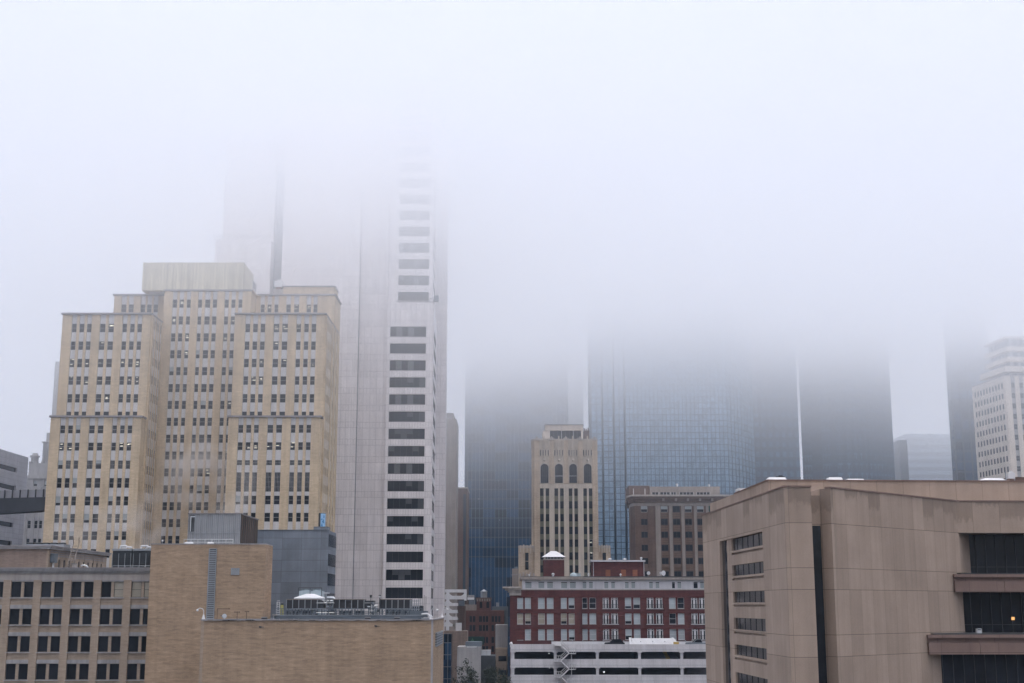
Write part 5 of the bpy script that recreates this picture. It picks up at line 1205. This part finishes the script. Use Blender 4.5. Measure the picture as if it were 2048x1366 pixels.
a, b = PX(927, 1282, gy), PX(968, 1282, gy); z0, z1 = PZ(1289.5, gy), PZ(1273, gy); g = Geo(); g.box(a, b, gy, gy + .3, z0, z1, 'green_sign'); g.box(a + 1, a + 1.2, gy + .3, QY - .25, z0, z1, 'steel_dark'); g.box(b - 1.2, b - 1, gy + .3, QY - .25, z0, z1, 'steel_dark'); th.part('board', g)
g = Geo(); x, z = PX(945, 1282, gy), (z0 + z1) / 2 - .1; p = [(.42 * cos(i * pi / 8), .42 * sin(i * pi / 8)) for i in range(16)]; g.loft([(x + u, gy - .004, z + v) for u, v in p], [(x + u, gy - .03, z + v) for u, v in p], 'green_mark'); g.loft([(x - .16, gy - .004, z + .40), (x + .16, gy - .004, z + .40), (x, gy - .004, z + .95)], [(x - .16, gy - .03, z + .40), (x + .16, gy - .03, z + .40), (x, gy - .03, z + .95)], 'green_mark'); th.part('emblem', g)
def tree(px, Y, h, rad, lab, seed):
    r = random.Random(seed); x = PX(px, 1366, Y); th = Thing('street_tree', lab, 'tree', (x, Y, 0), group='street trees in the gap')
    g = Geo(); g.tube([(x, Y, 0), (x + .2, Y, h * .3), (x, Y + .2, h * .55), (x + .1, Y, h * .85)], [.34, .26, .18, .05], 'bark', 8)
    tips = []
    for k in range(11):
        a = k * 2.4; z0 = h * r.uniform(.3, .6); z1 = min(h * .95, z0 + h * r.uniform(.18, .38)); q = rad * r.uniform(.45, .95); tip = (x + q * cos(a), Y + q * sin(a), z1); tips.append(tip)
        g.tube([(x, Y, z0), (x + q * .5 * cos(a), Y + q * .5 * sin(a), (z0 + z1) / 2 + .3), tip], [.11, .07, .03], 'bark', 5)
    th.part('trunk', g)
    g = Geo(); tips += [(x, Y, h * .95), (x + .5, Y - .5, h * .85)]; vs = []; fs = []
    for tx, ty_, tz in tips:
        for c in range(7):
            cx, cy, cz = tx + r.gauss(0, rad * .22), ty_ + r.gauss(0, rad * .22), tz + r.gauss(0, h * .045)
            for l in range(44):
                p = (cx + r.gauss(0, .36), cy + r.gauss(0, .36), cz + r.gauss(0, .3)); s = r.uniform(.13, .26); u = [r.gauss(0, 1) for _ in range(3)]; v = [r.gauss(0, 1) for _ in range(3)]
                nu = math.sqrt(sum(i * i for i in u)); nv = math.sqrt(sum(i * i for i in v)); o = len(vs)
                vs += [tuple(p[i] + s * u[i] / nu for i in range(3)), tuple(p[i] + s * .6 * v[i] / nv for i in range(3)), tuple(p[i] - s * u[i] / nu for i in range(3)), tuple(p[i] - s * .6 * v[i] / nv for i in range(3))]; fs.append((o, o + 1, o + 2, o + 3))
    g.add(vs, fs, 'leaf'); me = bpy.data.meshes.new('crown'); me.from_pydata([(a - x, b - Y, c) for a, b, c in g.v], [], g.f); me.materials.append(MT['leaf']); link('crown', me, th.root)
tree(938, 262, PZ(1334, 262), 3.6, 'dark street tree in front of the plain grey rendered block', 1)
tree(972, 268, PZ(1341, 268), 3.4, 'dark street tree in front of the dark windowless block', 2)
tree(1004, 258, PZ(1352, 258), 2.6, 'thin dark street tree in front of the tan stone building', 3)

# ------------------------------------------------------------------ 8. tan concrete building on the right
CY = 105.0; cxa = PX(1568, 975, CY); CYAW = R(2.64); cc_, cs2 = cos(CYAW), sin(CYAW)
def L(wx, wy): dx, dy = wx - cxa, wy - CY; return (dx * cc_ + dy * cs2, -dx * cs2 + dy * cc_)
def LP(px, py, Y): return L(PX(px, py, Y), Y)
zP = PZ(974, CY); B0 = LP(1663, 1046, 106.0); B1 = LP(1917, 1065, 120.0); SP = LP(1641, 1050, 107.1)
G = Thing('concrete_building', 'big tan concrete building with stained panels, slit louvres and rust coloured ledges on the right', 'building', (cxa, CY, 0), CYAW, local=True)
g = Geo(); XE = 72.0
ya, yb, yc_ = 7.9, 21.0, 26.0
g.box(1.6, 2.1, 0, 34, 0, zP, 'concrete')
g.box(0, 1.598, 0, ya, 0, zP, 'concrete'); g.box(0, 1.598, yc_, 34.6, 0, zP, 'concrete'); zO = PZ(1063, 113); g.box(0, 1.598, ya, yc_, zO, zP, 'concrete')
g.box(.12, 1.598, yb, yb + 2.1, 0, zO, 'concrete')
g.box(2.1, SP[0], 1.9, 30, PZ(1052, 107.5), zP - .5, 'concrete')
g.prism([B0, B1, (B1[0], 30), (SP[0], 30), SP], 0, zP, 'concrete')
zD = PZ(1066, 120); g.box(B1[0], XE, B1[1] - .0, 30, zD, zP, 'concrete')
sp = LP(1937, 1066, 123.2); zb1a, zb1b = PZ(1184, 118.7), PZ(1146, 118.7); zb2a, zb2b = PZ(1309, 115.2), PZ(1267, 115.2)
g.prism([B1, sp, (B1[0], sp[1])], zb1b - .3, zD, 'concrete')
s2 = LP(1928, 1225, 121.0); g.prism([B1, s2, (B1[0], s2[1] + .5)], zb2b - .3, zb1a + .1, 'concrete')
wall = G.part('wall', g)
g = Geo(); g.box(2.1, SP[0], SP[1] + .06, SP[1] + .4, 0, PZ(1052, 107.5), 'glass_tint'); G.part('slot_shade_sheet', g)  # dark sheet brought forward so the slot's shade fills its whole width
g = Geo()
for a, b, y0, y1 in ((-.06, 2.16, -.06, 0.6),): g.box(a, b, y0, y1, zP + .003, zP + .12, 'concrete_ledge')
g.box(-.06, .5, .61, 34.6, zP + .003, zP + .12, 'concrete_ledge')
d = ((B1[0] - B0[0]), (B1[1] - B0[1])); n = math.hypot(*d); nx, ny = d[1] / n, -d[0] / n
g.prism([(B0[0] + nx * .06, B0[1] + ny * .06), (B1[0] + nx * .06, B1[1] + ny * .06), (B1[0] - nx * .5, B1[1] - ny * .5), (B0[0] - nx * .5, B0[1] - ny * .5)], zP + .003, zP + .13, 'concrete_ledge')
g.box(B1[0] + .1, XE, B1[1] - .06, B1[1] + .5, zP + .003, zP + .12, 'concrete_ledge'); G.part('coping', g)
ops = [(1062, 1089), (1124, 1145), (1183.3, 1203.3), (1240, 1262.6), (1299.5, 1319.8), (1361, 1383), (1423, 1445)]
for i, (t, b) in enumerate(ops):
    z1 = PZ(t - 2, 113); z0 = PZ(b + 1, 113)
    nt_ = PZ(ops[i + 1][0] - 2, 113) if i + 1 < len(ops) else z0 - 1.6
    g = Geo(); g.box(.3, .42, ya, yb, z0, z1, 'glass_tint')
    for k in range(6): y = ya + .4 + (yb - ya) * k / 6; g.box(.25, .297, y, y + .08, z0, z1, 'frame_dark')
    G.part('slit_window', g)
    g = Geo(); g.box(.12, .6, ya + .003, yb - .003, nt_, z0 - .38, 'concrete'); g.box(.26, .6, ya + .003, yb - .003, z0 - .377, z0 - .2, 'concrete'); g.box(.04, .29, ya + .003, yb - .003, z0 - .197, z0 - .004, 'concrete'); G.part('spandrel', g)
g = Geo(); g.box(.25, .45, yb + 2.1, yc_, 0, zO, 'glass_tint'); g.box(.2, .247, yb + 3.4, yb + 3.5, 0, zO, 'frame_dark'); G.part('tall_window', g)
def curtain(x0, y, z0, z1, off):
    g = Geo(); g.box(x0, XE, y, y + .1, z0, z1, 'glass_tint'); o = G.part('ribbon_window', g)
    g = Geo(); x = x0 + off
    while x < XE: g.box(x, x + .05, y - .06, y - .003, z0, z1, 'frame_dark'); x += .92
    h = z1 - z0; g.box(x0, XE, y - .05, y - .003, z0 + h * .24, z0 + h * .24 + .05, 'frame_dark'); G.part('mullion', g, o)
    g = Geo(); g.box(x0, XE, y + .6, y + .7, z0 - .2, z1, 'roofdark')
curtain(sp[0], sp[1] - .05, zb1b - .3, zD, .5); curtain(s2[0], s2[1], zb2b - .3, zb1a + .1, .6)
g3 = LP(1868, 1330, 116.9); curtain(g3[0], g3[1], -2 + 2.2, zb2a + .1, .7)
def ledge(px, Y, z0, z1, yback):
    p = LP(px, 1200, Y); h = z1 - z0; g = Geo(); x = p[0]; seg = 5.6; k = 0
    while x < XE:
        x2 = min(XE, x + seg - (0 if k else 1.2)); g.box(x + .015, x2 - .015, p[1] + .0, yback, z0, z0 + h * .56, 'concrete_ledge'); g.box(x + .015, x2 - .015, p[1] + .22, yback, z0 + h * .56 + .002, z0 + h * .78, 'concrete_ledge'); x = x2; k += 1
    g.box(p[0] - .04, XE, p[1] - .1, yback, z0 + h * .78 + .002, z1 - .1, 'concrete_ledge'); g.box(p[0] + .5, XE, p[1] + .1, yback, z1 - .098, z1, 'steel_dark'); G.part('ledge', g); return p
ledge(1912, 118.7, zb1a, zb1b, sp[1] - .1); p2 = ledge(1852, 115.2, zb2a, zb2b, s2[1] - .1)
g = Geo(); q = LP(2027, 1237, 121.0); z = PZ(1237, 121.0); g.box(q[0] - .14, q[0] + .14, s2[1] - .12, s2[1] - .07, z - .13, z + .13, 'lit_warm'); G.part('lit_lamp', g)
U0 = LP(1536, 960.5, 122.0); U1 = LP(1469, 988, 137.0); zU = PZ(961.5, 122.0)
g = Geo(); g.prism([U0, (XE, U0[1]), (XE, 45), (U1[0], 45), U1], zP + .005, zU, 'concrete'); g.prism([(U0[0] - .08, U0[1] - .08), (XE, U0[1] - .08), (XE, U0[1] + .5), (U1[0] + .5, U1[1] + .2), (U1[0] - .08, U1[1])], zU + .003, zU + .12, 'concrete_ledge')
G.part('upper_tier', g)
zT = zU + .12
wloc = lambda px, py, Y: (PX(px, py, Y), Y)
for i, (pa, pb, py, Y, lab) in enumerate(((1534, 1576, 953.5, 125, 'white domed skylight with an antenna at the left end of the concrete building roof'), (1655, 1689, 953.5, 126, 'taller white domed skylight at the middle of the concrete building roof'),
                                          (1692, 1733, 956.5, 126, 'lower flat white skylight right beside the middle domed one'), (1968, 2012, 957, 124, 'long low white skylight at the right end of the concrete building roof'))):
    x0, x1 = PX(pa, py, Y), PX(pb, py, Y); z1 = max(PZ(py, Y), zT + .35); th = Thing('skylight', lab, 'skylight', ((x0 + x1) / 2, Y, zT), group='white skylights on the concrete building')
    g = Geo(); m = .3; g.box(x0, x1, Y, Y + 2, zT, zT + .14, 'silver'); th.part('curb', g)
    g = Geo(); g.loft([(x0 + .02, Y + .02, zT + .142), (x1 - .02, Y + .02, zT + .142), (x1 - .02, Y + 1.98, zT + .142), (x0 + .02, Y + 1.98, zT + .142)], [(x0 + m, Y + .5, z1), (x1 - m * .6, Y + .5, z1), (x1 - m * .6, Y + 1.5, z1), (x0 + m, Y + 1.5, z1)], 'canvas'); th.part('dome', g)
x, Y = PX(1568, 950, 126), 127.2; g = Geo(); g.tube([(x, Y, zT), (x, Y, zT + .75)], .06, 'steel_dark'); g.tube([(x - .55, Y, zT + .72), (x + .3, Y, zT + .72)], .06, 'steel_dark'); g.box(x - .3, x + .1, Y - .1, Y + .1, zT + .75, zT + .85, 'steel_dark'); single('antenna', g, 'small dark T shaped antenna behind the left skylight of the concrete building', 'antenna', (x, Y, zT))
x, Y = PX(2022, 950, 124), 124.0; th = Thing('roof_mast', 'white equipment mast with boxes at the right end of the concrete building roof', 'mast', (x, Y, zT)); g = Geo(); g.tube([(x - .5, Y, zT), (x - .5, Y, zT + .9)], .05, 'steel'); g.tube([(x + .3, Y, zT), (x + .3, Y, zT + .5)], .05, 'steel'); th.part('pole', g); g = Geo(); g.box(x - .35, x + .3, Y - .2, Y + .3, zT + .25, zT + .75, 'canvas'); g.loft([(x - .2, Y, zT + .75), (x + .4, Y, zT + .75), (x + .4, Y + .2, zT + .75), (x - .2, Y + .2, zT + .75)], [(x - .05, Y, zT + .95), (x + .1, Y, zT + .95), (x + .1, Y + .2, zT + .95), (x - .05, Y + .2, zT + .95)], 'canvas'); th.part('equipment_box', g)
x = PX(1493, 975, 134); g = Geo(); g.box(x - .8, x + .3, 134, 136, zT, zT + .25, 'canvas'); single('roof_box', g, 'small white roof box on the receding left edge of the concrete building', 'roof box', (x, 134, zT))
g = Geo(); x, Y = PX(2036, 955, 128), 128; g.box(x - .8, x + 6, Y, Y + 3, zT, PZ(954, 128), 'brownbrick'); single('brick_bulkhead', g, 'low brown roof block at the far right edge of the concrete building', 'roof block', (x, Y, zT))
x, Y = PX(1954, 1262, 117.2), 116.6; g = Geo(); g.box(x - .18, x + .2, Y, Y + .4, zb2b + .002, zb2b + .38, 'silver'); g.box(x - .14, x + .16, Y - .02, Y - .001, zb2b + .25, zb2b + .33, 'steel_dark'); single('ledge_box', g, 'small white box standing on the lower rust coloured ledge', 'box', (x, Y, zb2b))

# ------------------------------------------------------------------ 9. towers in the fog
HC = ZC + 120
def solve_len(xc, Yc, yaw, pxt, py):
    s = 5.0
    for _ in range(400):
        X, Y = xc - sin(yaw) * s, Yc + cos(yaw) * s
        if PX(pxt, py, Y) >= X: break
        s += .2
    return s
EYY = 445.0; exc = PX(2010, 760, EYY); yw = R(6.5); ln = 34.0
for i in range(400):
    ln = .2 * i; X, Y = exc - sin(yw) * ln, EYY + cos(yw) * ln
    if PX(1945.5, 775, Y) >= X: break
zE = PZ(752, EYY)
G = Thing('beige_tower', 'beige stone high rise with narrow window columns and stepped upper floors at the right edge', 'building', (exc, EYY, 0), yw, local=True)
g = Geo(); W_ = 26.0; g.box(0, W_, .3, ln, 0, zE, 'beige'); cols = [(ln * (.035 + i * .092) + .6, ln * (.035 + i * .092) + 2.0) for i in range(10)]
r0 = PZ(764.5, EYY); dzE = (r0 - PZ(764.5 + 20.9 * 8, EYY)) / 8; rows = [(r0 - 1.85 - dzE * k, r0 - dzE * k) for k in range(16)]
facade(G, g, (0, ln), -90, ln - .3, 0, zE - .01, cols, rows, 'beige', 'beige', 'dark_n', dp=.3, ds=.2, pri=.5)
facade(G, g, (0, .3), 0, W_, 0, zE - .01, [(2.0 + i * 3.0, 3.4 + i * 3.0) for i in range(8)], rows, 'beige', 'stone_grey', 'plain', dp=.3, ds=.1, pri=1.2)
for a, b, z0, z1, m in ((3.2, 1.6, 752, 742, 0), (3.0, .6, 742, 731, 1), (4.6, 3.0, 731, 718.5, 0), (4.4, 2.8, 718.5, 710, 1), (4.6, 3.0, 710, 697.5, 0), (4.4, 2.8, 697.5, 689, 1), (4.6, 3.0, 689, 673, 0), (4.4, 2.8, 673, 668, 1)):
    zz0, zz1 = PZ(z0, EYY) + .003, PZ(z1, EYY); g.box(b if m else a, W_, b if m else a, ln - 5, zz0, zz1, 'beige' if m else 'stone_grey')
    if not m:
        k = a + 1
        while k < ln - 8: G.wins.append(((a - .03, k + 1.6, zz0 + .4), R(-90), 1.6, max(.9, zz1 - zz0 - .6), 'cross', 0, .3)); k += 2.6
        k = a + 1.2
        while k < W_ - 2: G.wins.append(((k, a - .03, zz0 + .4), 0, 1.6, max(.9, zz1 - zz0 - .6), 'cross', 0, .3)); k += 2.6
G.part('wall', g); setwins(G)
g = Geo(); g.box(-.35, W_, -.1, ln, zE + .002, zE + .3, 'stone'); G.part('coping', g)

def fartower(name, lab, x0, x1, Y, dep, zt, wall, vstep=None, hstep=None, mm='mull', py=950, vw=.14, hw=.16, fins=None):
    a, b = PX(x0, py, Y), PX(x1, py, Y); th = Thing(name, lab, 'building', ((a + b) / 2, Y, 0)); g = Geo(); g.box(a, b, Y, Y + dep, 0, zt, wall); th.part('wall', g)
    if vstep:
        g = Geo(); n = max(1, round((b - a) / vstep))
        for k in range(n + 1): x = a + (b - a) * k / n; g.box(x - vw / 2, x + vw / 2, Y - .25, Y - .004, 0, zt, mm)
        th.part('mullion', g)
    if hstep:
        g = Geo(); z = zt - .2
        while z > 0: g.box(a - .05, b + .05, Y - .12, Y - .003, z - hw, z, 'tower_band' if hw > .8 else mm); z -= hstep
        tag(th.part('floor_band', g), kind='stuff')
    return th, a, b
th, a, b = fartower('dark_tower', 'dark blue black office tower with fine pale vertical fins, its top lost in fog', 936, 1137, 550, 45, HC, 'dark_tower', 1.58, None, 'fin_pale', vw=.1)
g = Geo()
for k in range(26): z = HC - 3 - k * 3.9; g.box(a, b, 549.96, 549.997, z - .5, z, 'mull')
th.part('floor_line', g)
for px, py in ((983, 859), (1012, 928), (998, 962), (958, 998), (1000, 1040), (1096, 890)):
    c = P(px, py, 549.7); g = Geo(); g.box(c[0] - .25, c[0] + (.7 if py == 859 else .05), 549.6, 549.8, c[2] - .08, c[2] + .08, 'lit_white'); th.part('lit_window', g)
g = Geo(); g.box(PX(929, 950, 552), a, 553, 590, 0, HC - 3, 'mull'); th.part('side_bay', g)
fartower('pale_tower', 'pale slab tower barely visible through the gap right of the dark tower', 1120, 1168, 590, 30, HC + 4, 'tower_pale')
VY = 485.0
G = Thing('mirror_tower', 'pale blue mirrored glass tower gridded with dark mullions, its top lost in fog', 'building', (PX(1345, 950, VY), VY, 0))
fp = [(PX(1253, 950, VY), VY), (PX(1458, 950, VY), VY), (PX(1486, 950, VY + 9), VY + 9), (PX(1511, 950, VY + 22), VY + 22), (PX(1508, 950, VY + 60), VY + 60), (PX(1253, 950, VY), VY + 60)]
g = Geo(); g.prism(fp, 0, HC, 'mirror')
segs = [(1231, 1249.5, 1.2), (1208, 1227.5, 2.4), (1184, 1204.5, 3.6)]; prev = fp[0][0]
for pa, pb, o in segs:
    xa, xb = PX(pa, 950, VY + o), PX(pb, 950, VY + o); g.box(xa, xb, VY + o, VY + 9, 0, HC - o, 'mirror')
G.part('curtain_wall', g)
g = Geo(); lo_ = PX(1180, 950, VY + 5); g.box(lo_, fp[0][0] - .02, VY + 6, VY + 12, 0, HC - 5, 'mull'); G.part('recess', g)
gm = Geo(); gh = Geo()
def mull(p, q, n, zt):
    ux, uy = q[0] - p[0], q[1] - p[1]; l = math.hypot(ux, uy); ox, oy = uy / l * .12, -ux / l * .12; tx, ty_ = ux / l * .12, uy / l * .12
    for k in range(n + 1):
        x, y = p[0] + ux * k / n, p[1] + uy * k / n; gm.prism([(x - tx, y - ty_), (x + tx, y + ty_), (x + tx + ox, y + ty_ + oy), (x - tx + ox, y - ty_ + oy)], 0, zt, 'mull_soft')
    z = HC - 1
    while z > 0: gh.prism([(p[0] + ox * .05, p[1] + oy * .05), (q[0] + ox * .05, q[1] + oy * .05), (q[0] + ox * .9, q[1] + oy * .9), (p[0] + ox * .9, p[1] + oy * .9)], z - .24, z, 'mull_soft'); z -= 2.2
mull(fp[0], fp[1], 25, HC); mull(fp[1], fp[2], 4, HC); mull(fp[2], fp[3], 4, HC)
for pa, pb, o in segs: mull((PX(pa, 950, VY + o), VY + o), (PX(pb, 950, VY + o), VY + o), 2, HC - o)
G.part('mullion', gm); G.part('transom', gh)
fartower('dark_slab_tower', 'dim dark slab tower directly right of the mirrored glass tower', 1500, 1601, 520, 20, HC + 3, 'tower_hazed', None, 3.9, 'mull', hw=.5)
CYY = 525.0; G = Thing('curved_tower', 'dim tower with a gently curved front right of the thin sky gap', 'building', (PX(1707, 950, CYY), CYY, 0))
xa, xb = PX(1616, 950, CYY), PX(1803, 950, CYY); arc = [(xa + (xb - xa) * k / 12, CYY + 14 - 14 * sin(pi * (.12 + .76 * k / 12)) ) for k in range(13)]
g = Geo(); g.prism(arc + [(xb, CYY + 45), (xa * (CYY + 45) / CYY + 2, CYY + 45)], 0, HC + 2, 'tower_hazed'); G.part('wall', g); g = Geo()
for k in range(28):
    z = HC - 2 - k * 4.0
    for (p, q) in zip(arc, arc[1:]):
        for j in range(3):
            f0, f1 = (j + .2) / 3, (j + .75) / 3; g.prism([(p[0] + (q[0] - p[0]) * f0, p[1] + (q[1] - p[1]) * f0 - .1), (p[0] + (q[0] - p[0]) * f1, p[1] + (q[1] - p[1]) * f1 - .1), (p[0] + (q[0] - p[0]) * f1, p[1] + (q[1] - p[1]) * f1 + .2), (p[0] + (q[0] - p[0]) * f0, p[1] + (q[1] - p[1]) * f0 + .2)], z - 1.8, z, 'mull')
tag(G.part('windows', g), kind='stuff')
fartower('banded_tower', 'far tower striped with pale and dark horizontal bands', 1812, 1935, 670, 40, PZ(868, 670), 'tower_hazed', None, 3.7, 'mull', py=900, hw=1.6)
fartower('narrow_dark_tower', 'slim dark tower sliver left of the banded far tower', 1801, 1818, 590, 9, PZ(880, 590), 'mull', None, 4, 'tower_hazed')
th, a, b = fartower('blue_black_tower', 'blue black glass tower rising behind the beige stone high rise', 1914, 1995, 505, 5, HC, 'dark_tower', 3.0, 3.9, 'mull', hw=.5, vw=.5)
fartower('grey_slab', 'plain grey concrete slab tower with a small setback right of the white granite tower', 890, 912, 430, 18, PZ(838, 430), 'brownpale')
g = Geo(); x0, x1 = PX(891, 830, 432), PX(907, 830, 432); g.box(x0, x1, 432, 445, PZ(838, 430) + .003, PZ(826, 432), 'brownpale'); g.box(x0 + .3, x1 - .4, 431.5, 431.99, PZ(838, 430), PZ(834, 432), 'stone_grey'); single('roof_setback', g, 'set back top block of the plain grey concrete slab tower', 'roof block', ((x0 + x1) / 2, 438, PZ(838, 430)))
th, a, b = fartower('brown_slab', 'brown building with a pale coping left of the dark blue black tower', 909, 935, 470, 22, PZ(977, 470), 'brownbrick'); g = Geo(); g.box(a - .2, b + .2, 469.6, 492, PZ(977, 470) + .003, PZ(977, 470) + .4, 'stone'); th.part('coping', g)
g = Geo(); g.box(a + 3.2, a + 4.1, 469.9, 469.997, 0, PZ(977, 470) - 2, 'mull'); th.part('window_strip', g)

# ------------------------------------------------------------------ 10. air: thin haze, the low cloud, steam
def volbox(name, x0, x1, y0, y1, z0, z1):
    g = Geo(); m = bpy.data.materials.new(name); m.use_nodes = True; nt = m.node_tree; nt.nodes.clear()
    o = N(nt, 'ShaderNodeOutputMaterial'); p = N(nt, 'ShaderNodeVolumePrincipled'); nt.links.new(p.outputs[0], o.inputs['Volume'])
    g.box(x0, x1, y0, y1, z0, z1, m); ob = tag(link(name, g.mesh(name)), kind='stuff'); return ob, m, nt, p
FOG = (.948, .962, .983)
ZT = ZC + 118.0
ob, m, nt, p = volbox('haze', -2600, 2600, -700, 3600, -2, ZT + 8); p.inputs['Density'].default_value = .00013; p.inputs['Anisotropy'].default_value = .5; p.inputs['Color'].default_value = (.62, .80, 1.0, 1)
tag(ob, 'thin grey haze filling the air over the whole city', 'haze')
ob, m, nt, p = volbox('low_cloud', -2590, 2590, -690, 3590, ZC + 22, ZT)
tag(ob, 'low cloud swallowing the tops of the towers', 'cloud')
p.inputs['Anisotropy'].default_value = .4; p.inputs['Color'].default_value = (*FOG, 1)
ge = N(nt, 'ShaderNodeNewGeometry'); sx_ = N(nt, 'ShaderNodeSeparateXYZ'); nt.links.new(ge.outputs['Position'], sx_.inputs[0])
nz = noise(nt, vec(nt, M(nt, 'MULTIPLY', sx_.outputs[0], .013), M(nt, 'MULTIPLY', sx_.outputs[1], .013), M(nt, 'MULTIPLY', sx_.outputs[2], .025)), 1.0, 3)
hgt = M(nt, 'ADD', sx_.outputs[2], M(nt, 'MULTIPLY', M(nt, 'SUBTRACT', nz, .47), 11.0))
# the cloud base sags round the white tower
sag = M(nt, 'ADD', M(nt, 'POWER', M(nt, 'DIVIDE', M(nt, 'ADD', sx_.outputs[0], 45.0), 130.0), 2), M(nt, 'POWER', M(nt, 'DIVIDE', M(nt, 'SUBTRACT', sx_.outputs[1], 275.0), 130.0), 2))
hgt = M(nt, 'ADD', hgt, M(nt, 'MULTIPLY', M(nt, 'EXPONENT', M(nt, 'MULTIPLY', sag, -1.0)), 9.5))
den = M(nt, 'MULTIPLY', M(nt, 'EXPONENT', M(nt, 'DIVIDE', M(nt, 'SUBTRACT', hgt, ZC + 93), 17.0)),   .0205)
den = M(nt, 'MINIMUM', den, .031)
nt.links.new(den, p.inputs['Density']); m.cycles.volume_step_rate = .02
def steam(name, lab, c, r, dens, seed, lean):
    g = Geo(); g.ball((0, 0, 0), r, 'canvas', 20, 12); m = bpy.data.materials.new(name); m.use_nodes = True; nt = m.node_tree; nt.nodes.clear()
    o = N(nt, 'ShaderNodeOutputMaterial'); p = N(nt, 'ShaderNodeVolumePrincipled'); nt.links.new(p.outputs[0], o.inputs['Volume']); p.inputs['Anisotropy'].default_value = .4; p.inputs['Color'].default_value = (.93, .93, .95, 1)
    tc = N(nt, 'ShaderNodeTexCoord'); s = N(nt, 'ShaderNodeSeparateXYZ'); nt.links.new(tc.outputs['Object'], s.inputs[0])
    q = [M(nt, 'POWER', M(nt, 'DIVIDE', s.outputs[i], r[i]), 2) for i in range(3)]; d = M(nt, 'ADD', M(nt, 'ADD', q[0], q[1]), q[2])
    n = N(nt, 'ShaderNodeTexNoise'); n.inputs['Scale'].default_value = .16; n.inputs['Detail'].default_value = 4
    ad = N(nt, 'ShaderNodeVectorMath', operation='ADD'); nt.links.new(tc.outputs['Object'], ad.inputs[0]); ad.inputs[1].default_value = (seed * 13.7, 0, 0); nt.links.new(ad.outputs[0], n.inputs['Vector'])
    f = M(nt, 'MULTIPLY', ramp(nt, d, .1, 1.0, 1, 0), ramp(nt, n.outputs[0], .40, .66)); nt.links.new(M(nt, 'MULTIPLY', f, dens), p.inputs['Density']); m.cycles.volume_step_rate = .5
    g.ms = [m]; ob = link(name, g.mesh(name), None, c, 0); ob.rotation_euler = (0, lean, 0); tag(ob, lab, 'steam', None, 'stuff'); return ob
steam('steam', 'pale steam drifting up the recess of the tan stepped tower', P(400, 955, 272), (11, 4.0, 13), .20, 1, R(12))
steam('steam', 'pale steam billowing at the right corner of the left wing of the tan stepped tower', P(292, 1045, 262.5), (4.6, 3.0, 7.5), .32, 2, R(10))
steam('steam', 'wisps of steam along the foot of the left wing of the tan stepped tower', P(180, 1030, 262.5), (11, 2.5, 8), .12, 3, R(-15))
steam('steam', 'thin steam at the left edge of the right wing of the tan stepped tower', P(470, 990, 263), (5, 2.6, 9), .14, 5, R(8))

# ------------------------------------------------------------------ light, sky, camera
W = bpy.data.worlds.new('World'); S.world = W; W.use_nodes = True
nt = W.node_tree; bg = nt.nodes['Background']; sk = nt.nodes.new('ShaderNodeTexSky'); sk.sky_type = 'NISHITA'; sk.sun_disc = False
SUN_E, SUN_R = 80, 168
sk.sun_elevation = R(SUN_E); sk.sun_rotation = R(SUN_R); sk.dust_density = 4.0; sk.air_density = 1.0; sk.ozone_density = 1.0
nt.links.new(sk.outputs[0], bg.inputs[0]); bg.inputs[1].default_value = .11
sl = bpy.data.lights.new('sun', 'SUN'); sl.energy = 1.1; sl.angle = R(25); sl.color = (1, .95, .88); so = link('sun', sl)
so.rotation_euler = (R(SUN_E - 90), 0, R(-SUN_R)); so.location = (0, -50, 300)
cam = bpy.data.cameras.new('camera'); cam.lens = 36 * F / 2048; cam.sensor_width = 36; cam.clip_start = .5; cam.clip_end = 9000
co = link('camera', cam); co.location = (0, 0, ZC); co.rotation_euler = (pi / 2 + TH, 0, 0); S.camera = co
S.view_settings.view_transform = 'Standard'; S.view_settings.look = 'None'; S.view_settings.exposure = 1.38; S.view_settings.gamma = 1
cy = S.cycles; cy.max_bounces = 12; cy.volume_bounces = 8; cy.diffuse_bounces = 3; cy.glossy_bounces = 3; cy.transmission_bounces = 2; cy.transparent_max_bounces = 32
cy.volume_max_steps = 512; cy.use_denoising = True; cy.sample_clamp_indirect = 8
